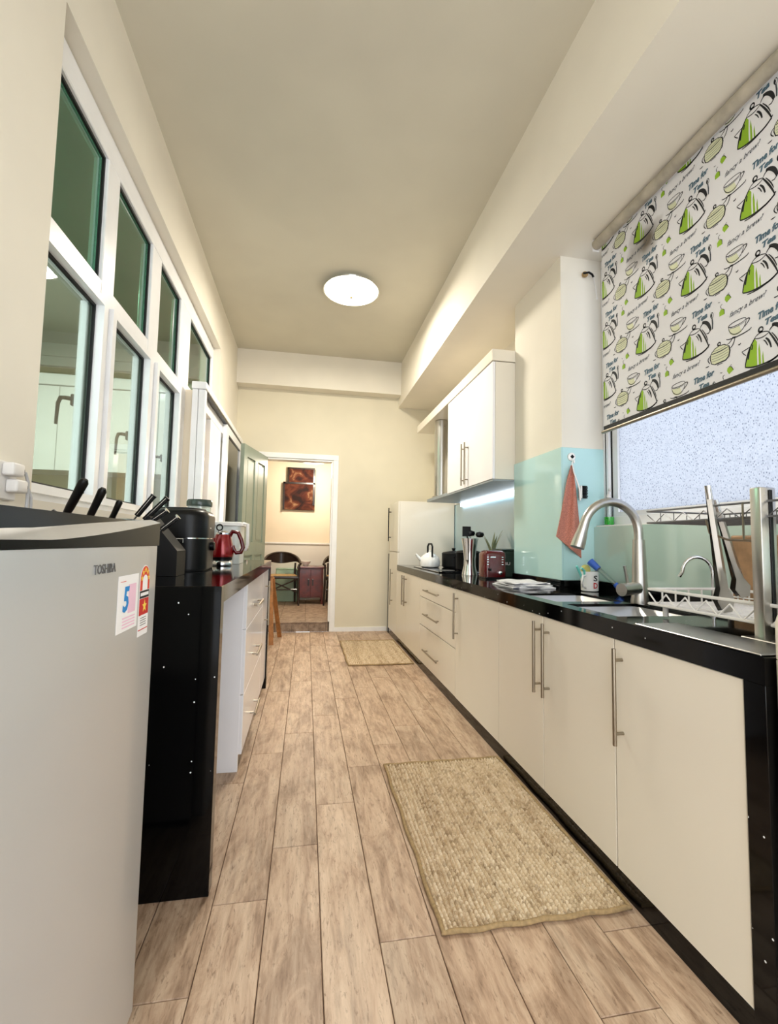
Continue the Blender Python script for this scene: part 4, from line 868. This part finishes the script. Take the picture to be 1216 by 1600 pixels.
flat('red_block', M_redp, es, [(en0+.002, .912), (en1-.002, .912), (en1-.002, .947), (en0+.002, .947)], .0006); flat('star', M_star, es, star(ec+.003, .930, .014), .001)
flat('print_line', M_redp, es, [(en0+.002, .880), (en1-.002, .880), (en1-.002, .882), (en0+.002, .882)], .0006)
for i in range(4): flat('print_line', M_inkthin, es, [(en0+.012, .890+.005*i), (en1-.012, .890+.005*i), (en1-.012, .8912+.005*i), (en0+.012, .8912+.005*i)], .0006)

# ------------------------------------------------------------------ things on the left counter
kb = thing('knife_block', (-.74, 1.68, ZLT), 'wooden knife block on the counter behind the fridge', 'knife block')
k = MB(); k.prism([(0, .001), (.12, .001), (.17, .14), (.06, .2), (0, .06)], (-.80, 1.80, ZLT), (0, -1, 0), (0, 0, 1), -.14); k.build('block', M_cork, kb)
def knife(label, tip, base, r_=.0125):
    t = thing('kitchen_knife', base, label, 'knife'); tip = Vector(tip); base = Vector(base); d = (tip-base)
    k = MB(); k.tube([base-d*.05, base, base+d*.25, base+d*.6, base+d*.92, tip], [.008, .011, r_, r_*1.05, r_*1.15, r_*.7], 12); k.build('handle', M_black, t, 50)
    k = MB(); k.tube([base-d*.09, base-d*.05], .0095, 12); k.build('bolster', M_steel, t, 40)
    k = MB(); k.bar(base-d*.55, base-d*.09, .002, .022); k.build('blade', M_steel, t)
knife('tallest black-handled knife in the block above the fridge', pY(133, 749, 1.64), pY(102, 806, 1.68), .0135)
knife('middle black-handled knife in the block above the fridge', pY(162, 763, 1.70), pY(138, 812, 1.73), .012)
knife('short black-handled knife in the block nearest the window mullion', pY(188, 782, 1.74), pY(174, 812, 1.76), .0095)
knife('black knife handle barely showing over the fridge top', pY(80, 799, 1.64), pY(96, 808, 1.66), .009)
skb = thing('steak_knife_block', (-.58, 1.98, ZLT), 'black slanted block of knives beside the air fryer', 'knife block')
k = MB(); k.prism([(0, .001), (.16, .001), (.16, .10), (.05, .235), (0, .17)], (-.66, 1.92, ZLT), (1, 0, 0), (0, 0, 1), -.13); k.build('block', M_matte, skb)
for i, (tu, tv, bu, bv, Y_) in enumerate(((241, 774, 214, 806, 2.02), (262, 778, 226, 812, 1.98), (262, 797, 236, 815, 1.95), (279, 807, 252, 828, 1.92))):
    tip = pY(tu, tv, Y_); bs = pY(bu, bv, Y_); nm = ('leftmost', 'second', 'third', 'rightmost and lowest')[i]
    t = thing('steak_knife', bs, '%s of the slanted black knife handles beside the air fryer' % nm, 'knife', 'slanted knives')
    d = tip-bs; k = MB(); k.bar(bs, bs+d*.94, .016, .022, (0, 1, 0)); k.build('handle', M_black, t); k = MB(); k.bar(bs+d*.05+Vector((0, -.009, .0)), bs+d*.96+Vector((0, -.009, 0)), .002, .007, (0, 1, 0)); k.build('tang_strip', M_chrome, t); k = MB(); k.tube([bs+d*.93, tip], .0125, 12); k.build('end_cap', M_chrome if i > 1 else M_black, t, 40)
    k = MB(); k.bar(bs-d*.8, bs, .002, .016, (0, 1, 0)); k.build('blade', M_steel, t)
af = thing('air_fryer', (-.6, 2.37, ZLT), 'rounded black air fryer with pull-out basket on the left counter', 'air fryer'); c = (-.60, 2.38)
k = MB(); k.vbox(c[0]-.14, c[0]+.135, c[1]-.15, c[1]+.15, ZLT+.008, ZLT+.15, .09, 8); k.build('basket', M_black, af, 40)
k = MB(); k.vbox(c[0]-.14, c[0]+.137, c[1]-.152, c[1]+.152, ZLT+.154, 1.22, .09, 8, .035); k.build('housing', M_black, af, 40)
k = MB(); k.vbox(c[0]-.13, c[0]+.125, c[1]-.14, c[1]+.14, ZLT+.001, ZLT+.008, .085, 8); k.build('foot_ring', M_matte, af, 40)
k = MB(); k.vbox(c[0]-.137, c[0]+.134, c[1]-.149, c[1]+.149, ZLT+.150, ZLT+.154, .09, 8); k.build('seam_ring', M_chrome, af, 40)
k = MB(); k.vbox(c[0]-.10, c[0]+.10, c[1]-.11, c[1]+.11, 1.215, 1.228, .08, 8, .005); k.build('top_plate', M_matte, af, 40)
k = MB(); k.rbox(c[0]-.09, c[0]-.01, c[1]-.225, c[1]-.15, ZLT+.085, ZLT+.118, .008, 2); k.build('handle', M_matte, af)
k = MB(); k.rbox(c[0]+.0, c[0]+.045, c[1]-.158, c[1]-.148, ZLT+.128, ZLT+.15, .002); k.build('latch', M_chrome, af)
k = MB(); k.lathe([(.022, 0), (.022, .018), (.018, .022)], (c[0]+.132, c[1]+.0, ZLT+.115), 18, 'x'); k.build('dial', M_black, af, 40)
k = MB(); k.rbox(c[0]+.134, c[0]+.1375, c[1]-.04, c[1]-.015, ZLT+.2, ZLT+.206, .0005); k.build('logo_mark', M_plug, af)
bd = thing('blender', (-.64, 2.85, ZLT), 'glass blender jar with dark lid behind the air fryer', 'blender'); c = (-.632, 2.86, ZLT)
k = MB(); k.lathe([(.075, .001), (.08, .02), (.07, .1), (.055, .13)], c, 24); k.build('base', M_black, bd, 40)
k = MB(); k.lathe([(.05, .131), (.066, .34), (.063, .34), (.047, .134)], c, 24); k.build('jar', M_glass, bd, 40)
k = MB(); k.lathe([(.07, .341), (.072, .348), (.072, .372), (.066, .382), (.03, .384)], c, 24); k.build('lid', mat('smoky_green_lid', (52, 66, 60), .25, coat=.4), bd, 40)
ke = thing('red_kettle', (-.47, 2.74, ZLT), 'red electric kettle with ring lid knob on chrome base', 'kettle'); c = (-.472, 2.745, ZLT)
k = MB(); k.lathe([(.056, .001), (.058, .006), (.056, .022), (.05, .03)], c, 28); k.build('base', M_chrome, ke, 40)
k = MB(); k.lathe([(.05, .031), (.056, .036), (.058, .05), (.002, .05)], c, 28); k.build('foot', M_black, ke, 40)
k = MB(); k.lathe([(.060, .0505), (.064, .07), (.058, .11), (.046, .165), (.04, .178)], c, 28); k.build('body', M_red, ke, 40)
k = MB(); k.tube([(c[0]-.045, c[1]-.01, ZLT+.135), (c[0]-.075, c[1]-.018, ZLT+.16), (c[0]-.082, c[1]-.02, ZLT+.165)], [.02, .012, .006], 12); k.build('spout', M_red, ke, 40)
k = MB(); k.lathe([(.041, .1785), (.04, .188), (.024, .198), (.01, .2)], c, 24); k.build('lid', M_chrome, ke, 40)
k = MB(); k.tube([(c[0]-.02+.016*math.cos(a), c[1]-.0, ZLT+.218+.017*math.sin(a)) for a in [i*PI/9 for i in range(18)]], .0042, 8, True); k.build('knob_ring', M_black, ke, 50)
hx = c[0]+.062
k = MB(); k.tube([(c[0]+.035, c[1], ZLT+.165), (hx-.01, c[1], ZLT+.196), (hx+.022, c[1], ZLT+.19), (hx+.04, c[1], ZLT+.15), (hx+.052, c[1], ZLT+.105), (hx+.04, c[1], ZLT+.078), (hx+.016, c[1], ZLT+.074), (hx+.0, c[1], ZLT+.095), (hx-.006, c[1], ZLT+.115)], [.011, .0125, .0125, .012, .012, .0125, .012, .011, .01], 10); k.build('handle', M_dred, ke, 50)
jg = thing('plastic_tub', (-.45, 3.05, ZLT), 'translucent white rectangular tub with white clip rim behind the red kettle', 'tub')
k = MB(); k.vbox(-.585, -.405, 2.93, 3.17, ZLT+.001, 1.165, .03, 4); k.build('tub', subtle('milky_plastic', (216, 220, 216), .4, .2, .98), jg, 40)
k = MB(); k.vbox(-.60, -.39, 2.915, 3.185, 1.166, 1.19, .03, 4, .01); k.build('lid', M_plug, jg, 40)
k = MB(); k.tube([(-.395, 2.97, 1.182), (-.365, 2.97, 1.178), (-.362, 2.97, 1.05), (-.372, 2.97, 1.02), (-.404, 2.97, 1.018)], .011, 10); k.build('handle', M_plug, jg, 50)

# socket with plug on left wall
so_ = thing('wall_socket', (XL, 1.49, 1.2), 'white double wall socket on the left wall above the fridge', 'socket')
k = MB(); k.rbox(XL, XL+.012, 1.36, 1.515, 1.18, 1.29, .003); k.build('plate', M_plug, so_)
for nm, lb, y, z in (('power_plug', 'white power plug with grey cord, lower one above the fridge', 1.49, 1.222), ('power_adapter', 'white adapter at the top of the wall socket above the fridge', 1.47, 1.268)):
    t = thing(nm, (XL+.012, y, z), lb, 'plug'); k = MB(); k.rbox(XL+.0125, XL+.045, y-.03, y+.024, z-.02, z+.018, .007, 3); k.build('body', M_plug, t, 40)
    y2 = y+.024; k = MB(); k.tube([(XL+.03, y2+.0, z), (XL+.034, y2+.02, z-.004), (XL+.036, y2+.032, z-.03), (XL+.036, y2+.034, z-.08), (XL+.034, y2+.03, z-.2)], .0045, 8); k.build('cord', subtle('grey_cord', (190, 190, 192), .5) if 'grey_cord' not in MATS else MATS['grey_cord'], t, 50)
    k = MB(); k.rbox(XL+.02, XL+.04, y2-.002, y2+.008, z-.006, z+.006, .002); k.build('strain_relief', M_black, t)

# ------------------------------------------------------------------ ceiling lamp
lp = thing('ceiling_lamp', (.326, 3.887, ZC-.09), 'round flush ceiling lamp with white glass dish', 'lamp'); c = (.326, 3.887, ZC)
k = MB(); k.lathe([(.20, 0), (.20, -.025), (.19, -.03)], c, 40); k.build('mount', M_white, lp, 40)
k = MB(); k.lathe([(.246, -.031), (.250, -.036), (.248, -.043), (.236, -.041), (.232, -.034)], c, 44); k.build('rim', M_chrome, lp, 40)
k = MB(); k.lathe([(.236, -.036), (.237, -.044), (.2, -.064), (.14, -.08), (.07, -.088), (.008, -.09)], c, 44); k.build('glass_dish', M_lamp, lp, 60)
k = MB(); k.lathe([(.006, -.0905), (.011, -.094), (.01, -.102), (.003, -.106)], c, 14); k.build('finial', M_cane, lp, 40)

# ------------------------------------------------------------------ rugs
def rug(label, x0, x1, y0, y1, row, st_, res):
    rt = thing('jute_rug', ((x0+x1)/2, (y0+y1)/2, 0), label, 'rug')
    nx = int((x1-x0-.03)/row)*res; ny = int((y1-y0-.03)/st_)*res; vs = []; fs = []
    X0, X1, Y0_, Y1_ = x0+.012, x1-.012, y0+.012, y1-.012
    rr = random.Random(3); jit = [rr.uniform(-.5, .5) for _ in range(nx//res+2)]
    for i in range(nx+1):
        for j in range(ny+1):
            fx_ = i/res; fy_ = j/res; ri = int(fx_); ph = .5*(ri % 2) + jit[ri]
            a = abs(math.sin(PI*fx_)); b = abs(math.sin(PI*(fy_+ph+.35*(fx_-ri))))
            z = .001 + .0125*(a**.6)*(.25+.75*b**.7)
            vs.append((X0+(X1-X0)*i/nx + .0015*math.sin(fy_*.7+ri), Y0_+(Y1_-Y0_)*j/ny, z))
    W = ny+1
    for i in range(nx):
        for j in range(ny): q = i*W+j; fs.append((q, q+W, q+W+1, q+1))
    k = MB(); k.add(vs, fs); k.build('weave', M_jute, rt, 80, kind='stuff', fix=False)
    pts = []; n = 30
    for (ax, ay), (bx, by) in (((x0+.008, y0+.008), (x1-.008, y0+.008)), ((x1-.008, y0+.008), (x1-.008, y1-.008)), ((x1-.008, y1-.008), (x0+.008, y1-.008)), ((x0+.008, y1-.008), (x0+.008, y0+.008))):
        for i in range(n): f = i/n; pts.append((ax+(bx-ax)*f + .003*math.sin(i*.7), ay+(by-ay)*f + .003*math.sin(i*.9), .0075))
    k = MB(); k.tube(pts, .007, 8, True); k.build('binding', M_jbind, rt, 60)
rug('large woven jute rug with bound edge in front of the sink', .397, .992, 1.268, 2.245, .0145, .0150, 4)
rug('woven jute rug at the far end of the aisle near the doorway', .388, .985, 4.03, 5.03, .016, .02, 3)

# ------------------------------------------------------------------ folding wooden trestle by the door
tw = thing('wooden_trestle', (-.33, 5.1, 0), 'folded pine trestle with crossed legs behind the left counter', 'trestle')
for (a, b, wd) in (((-.36, 5.02, .70), (-.325, 4.93, 0), .045), ((-.345, 5.04, .68), (-.262, 5.33, 0), .045), ((-.42, 5.06, .68), (-.40, 4.97, 0), .045), ((-.41, 5.06, .66), (-.345, 5.31, 0), .045)):
    k = MB(); k.bar(a, b, .026, wd, (1, 0, 0)); k.build('leg', M_wood, tw)
k = MB(); k.bar((-.44, 5.03, .69), (-.33, 5.03, .69), .05, .03); k.build('top_rail', M_wood, tw); k = MB(); k.bar((-.41, 4.985, .2), (-.32, 4.96, .2), .02, .04); k.build('stretcher', M_wood, tw)

# ------------------------------------------------------------------ back room
ZB2 = .116; YW = 7.72
bf = struct('floor_back', subtle('tile_grout', (96, 84, 74), .8), [(-2.2, 1.6, YB+.004, YW, 0, ZB2-.006)], 'grey-brown tiled floor one step up beyond the doorway')
for i in range(7):
    x = -.738+.2*i
    if -.68 < x < .27: 
        o = box('riser_tile', M_tile, bf, max(-.505, x+.002), min(.284, x+.198), YB-.004, YB+.004, .002, ZB2-.012, .001)
b_ = MB(); b_.rbox(-.505, .284, YB-.012, YB+.03, ZB2-.011, ZB2+.001, .002); b_.build('step_nosing', M_tile, bf)
tm = None
for i in range(12):
    for j in range(7):
        x = -2.15+.31*i; y = YB+.035+.302*j
        if tm is None:
            tm = box('floor_tile', M_tile, bf, x, x+.305, y, y+.298, ZB2-.006, ZB2, .0012)
        else:
            o = tm.copy(); COL.objects.link(o); place(o, (x+.1525, y+.149, ZB2-.006), bf)
struct('wall_far', M_wall2, [(-2.2, 1.6, YW, YW+.1, ZB2, 3.2)], 'warm cream far wall of the room beyond the doorway')
struct('wall_far_sides', M_wall2, [(-2.3, -2.2, YB+.12, YW+.1, 0, 3.2), (1.6, 1.7, YB+.12, YW+.1, 0, 3.2)], 'warm side walls of the room beyond the doorway')
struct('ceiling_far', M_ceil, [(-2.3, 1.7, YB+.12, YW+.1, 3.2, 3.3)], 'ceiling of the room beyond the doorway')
dd_ = thing('trim_4', (-.3, YW-.01, ZB2), 'white dado panel and rail on the far room wall', None, kind='structure')
box('dado_panel', M_dado, dd_, -2.19, 1.59, YW-.012, YW-.001, ZB2+.001, 1.03, .001); box('dado_rail', M_white, dd_, -2.19, 1.59, YW-.03, YW-.001, 1.031, 1.06, .004)
pc = thing('wall_art', (-.14, YW-.02, 1.6), 'stacked brown abstract canvas on the warm far wall', 'artwork')
box('canvas', M_art, pc, -.402, .12, YW-.05, YW-.004, 1.60, 2.04, .003); box('canvas', M_art, pc, -.335, .11, YW-.06, YW-.004, 2.045, 2.30, .003)
for q in ((-.402, .12, 2.03, 2.06), (-.402, -.372, 1.60, 2.06), (-.335, .11, 2.28, 2.305), (-.335, -.31, 2.05, 2.3), (.085, .12, 1.68, 2.28)): box('frame_bar', M_darkwood, pc, q[0], q[1], YW-.066, YW-.05 if q[2] < 2.04 else YW-.0605, q[2], q[3], .002)
sb = thing('red_cabinet', (.08, 7.35, ZB2), 'small red-brown two-door cabinet with tapered legs against the far wall', 'cabinet')
cx0, cx1, cy0_, cy1_ = -.112, .285, 7.18, 7.56
k = MB(); k.rbox(cx0+.01, cx1-.01, cy0_+.01, cy1_, .215, .66, .003); k.build('body', M_redwood, sb)
k = MB(); k.rbox(cx0-.015, cx1+.04, cy0_-.01, cy1_+.01, .661, .69, .005); k.build('top', M_redwood, sb)
mx_ = (cx0+cx1)/2
for a, b in ((cx0+.03, mx_-.003), (mx_+.003, cx1-.03)):
    d = box('cabinet_door', M_redwood, sb, a, b, cy0_-.004, cy0_+.009, .235, .645, .003); 
    hx_ = b-.03 if b < mx_ else a+.03; k = MB(); k.rbox(hx_-.012, hx_+.012, cy0_-.014, cy0_-.004, .40, .5, .003); k.build('plate', M_darkwood, d)
for x in (cx0+.005, cx1-.035):
    for y in (cy0_+.0, cy1_-.03): k = MB(); k.rbox(x, x+.03, y, y+.03, ZB2+.001, .66, .003); k.build('leg', M_redwood, sb)
bw = MB(); bw.lathe([(.03, .001), (.034, .006), (.07, .05), (.085, .08), (.08, .08), (.06, .045), (.005, .01)], (.0, 7.32, .69), 20); bw.build('white_bowl', M_ceramic, None, 40, label='white bowl standing on the small red cabinet', cat='bowl')
def armchair(label, cx, cy, rot):
    t = thing('armchair', (cx, cy, ZB2), label, 'chair'); c_, s_ = math.cos(rot), math.sin(rot)
    def P(x, y, z): return (cx + x*c_ - y*s_, cy + x*s_ + y*c_, ZB2 + z)
    for x, y in ((-.24, -.22), (.24, -.22), (-.22, .22), (.22, .22)):
        k = MB(); k.tube([P(x*1.05, y*1.05, .001), P(x, y, .42), P(x*1.02, y*1.02, .62)], [.014, .018, .015], 10); k.build('leg', M_darkwood, t, 40)
    k = MB(); k.tube([P(-.24, -.22, .42), P(.24, -.22, .42), P(.22, .22, .42), P(-.22, .22, .42)], .022, 8, True); k.build('seat_frame', M_darkwood, t, 40)
    b = MB(); vs = [P(-.23, -.21, .43), P(.23, -.21, .43), P(.21, .21, .43), P(-.21, .21, .43), P(-.23, -.21, .445), P(.23, -.21, .445), P(.21, .21, .445), P(-.21, .21, .445)]
    b.add(vs, [(0, 3, 2, 1), (4, 5, 6, 7), (0, 1, 5, 4), (1, 2, 6, 5), (2, 3, 7, 6), (3, 0, 4, 7)]); b.build('cane_seat', M_cane, t)
    N = 16; top = []; bot = []
    for i in range(N+1):
        a = PI*i/N; x = .27*math.cos(a); y = -.2+.46*math.sin(a); zt = .62+.16*math.sin(a)**.8; top.append(Vector(P(x, y, zt))); bot.append(Vector(P(x*.99, y*.99-.004, zt-.03-.14*math.sin(a)**2)))
    k = MB(); k.tube([p_ for p_ in top], .018, 8); k.build('arm_rail', M_darkwood, t, 50)
    vs = top + bot; nrm = [Vector((0, 0, 0))]*0; n = len(top); vs2 = [v + (Vector((cx, cy, v.z))-v).normalized()*.012 for v in vs]
    fs = [(i, i+1, n+i+1, n+i) for i in range(N)] + [(2*n+i, 3*n+i, 3*n+i+1, 2*n+i+1) for i in range(N)] + [(n+i, n+i+1, 3*n+i+1, 3*n+i) for i in range(N)]
    k = MB(); k.add(vs+vs2, fs); k.build('backrest', M_darkwood, t, 40)
    k = MB(); k.tube([P(-.23, -.22, .4), P(.22, -.22, .2)], .011, 6); k.tube([P(.23, -.22, .4), P(-.22, -.22, .2)], .011, 6); k.tube([P(-.23, -.22, .24), P(.23, -.22, .24)], .011, 6); k.build('cross_brace', M_darkwood, t, 40)
armchair('dark wooden armchair with curved back and cane seat beyond the doorway', -.36, 7.22, .1)
armchair('second dark armchair mostly hidden by the right door jamb', .56, 7.2, -.1)
gbx = thing('green_crate', (-.28, 7.6, ZB2), 'pale green storage box on the floor behind the armchair', 'box')
k = MB(); k.rbox(-.46, -.12, 7.5, 7.67, ZB2+.001, .62, .01, 2); k.build('box', subtle('pale_green_plastic', (172, 200, 176), .5), gbx); k = MB(); k.rbox(-.465, -.115, 7.495, 7.675, .62, .64, .006); k.build('lid', MATS['pale_green_plastic'], gbx)
pl = thing('pendant_lamp', (.06, 6.9, 2.2), 'white pendant lamp shade glimpsed at the top of the doorway', 'lamp')
k = MB(); k.lathe([(.16, 0), (.15, .05), (.1, .12), (.02, .15)], (.08, 6.9, 2.27), 24); k.build('shade', M_shade, pl, 40); k = MB(); k.tube([(.08, 6.9, 2.42), (.08, 6.9, 3.2)], .004, 6); k.build('cable', M_black, pl)
k = MB(); k.lathe([(.02, 0), (.045, .02), (.045, .05), (.02, .08)], (.08, 6.9, 2.285), 16); k.build('bulb', M_lampw, pl, 40)
ld_ = bpy.data.lights.new('pendant_light', 'POINT'); ld_.energy = 34; ld_.color = (1, .87, .70); ld_.shadow_soft_size = .12; lo = bpy.data.objects.new('pendant_light', ld_); COL.objects.link(lo); lo.location = (.08, 6.9, 2.2)
# kitchen lamp's own light
l2 = bpy.data.lights.new('ceiling_lamp_light', 'AREA'); l2.shape = 'DISK'; l2.size = .44; l2.energy = 32; l2.color = (1, .93, .80); lo = bpy.data.objects.new('ceiling_lamp_light', l2); COL.objects.link(lo); lo.location = (.326, 3.887, ZC-.112)
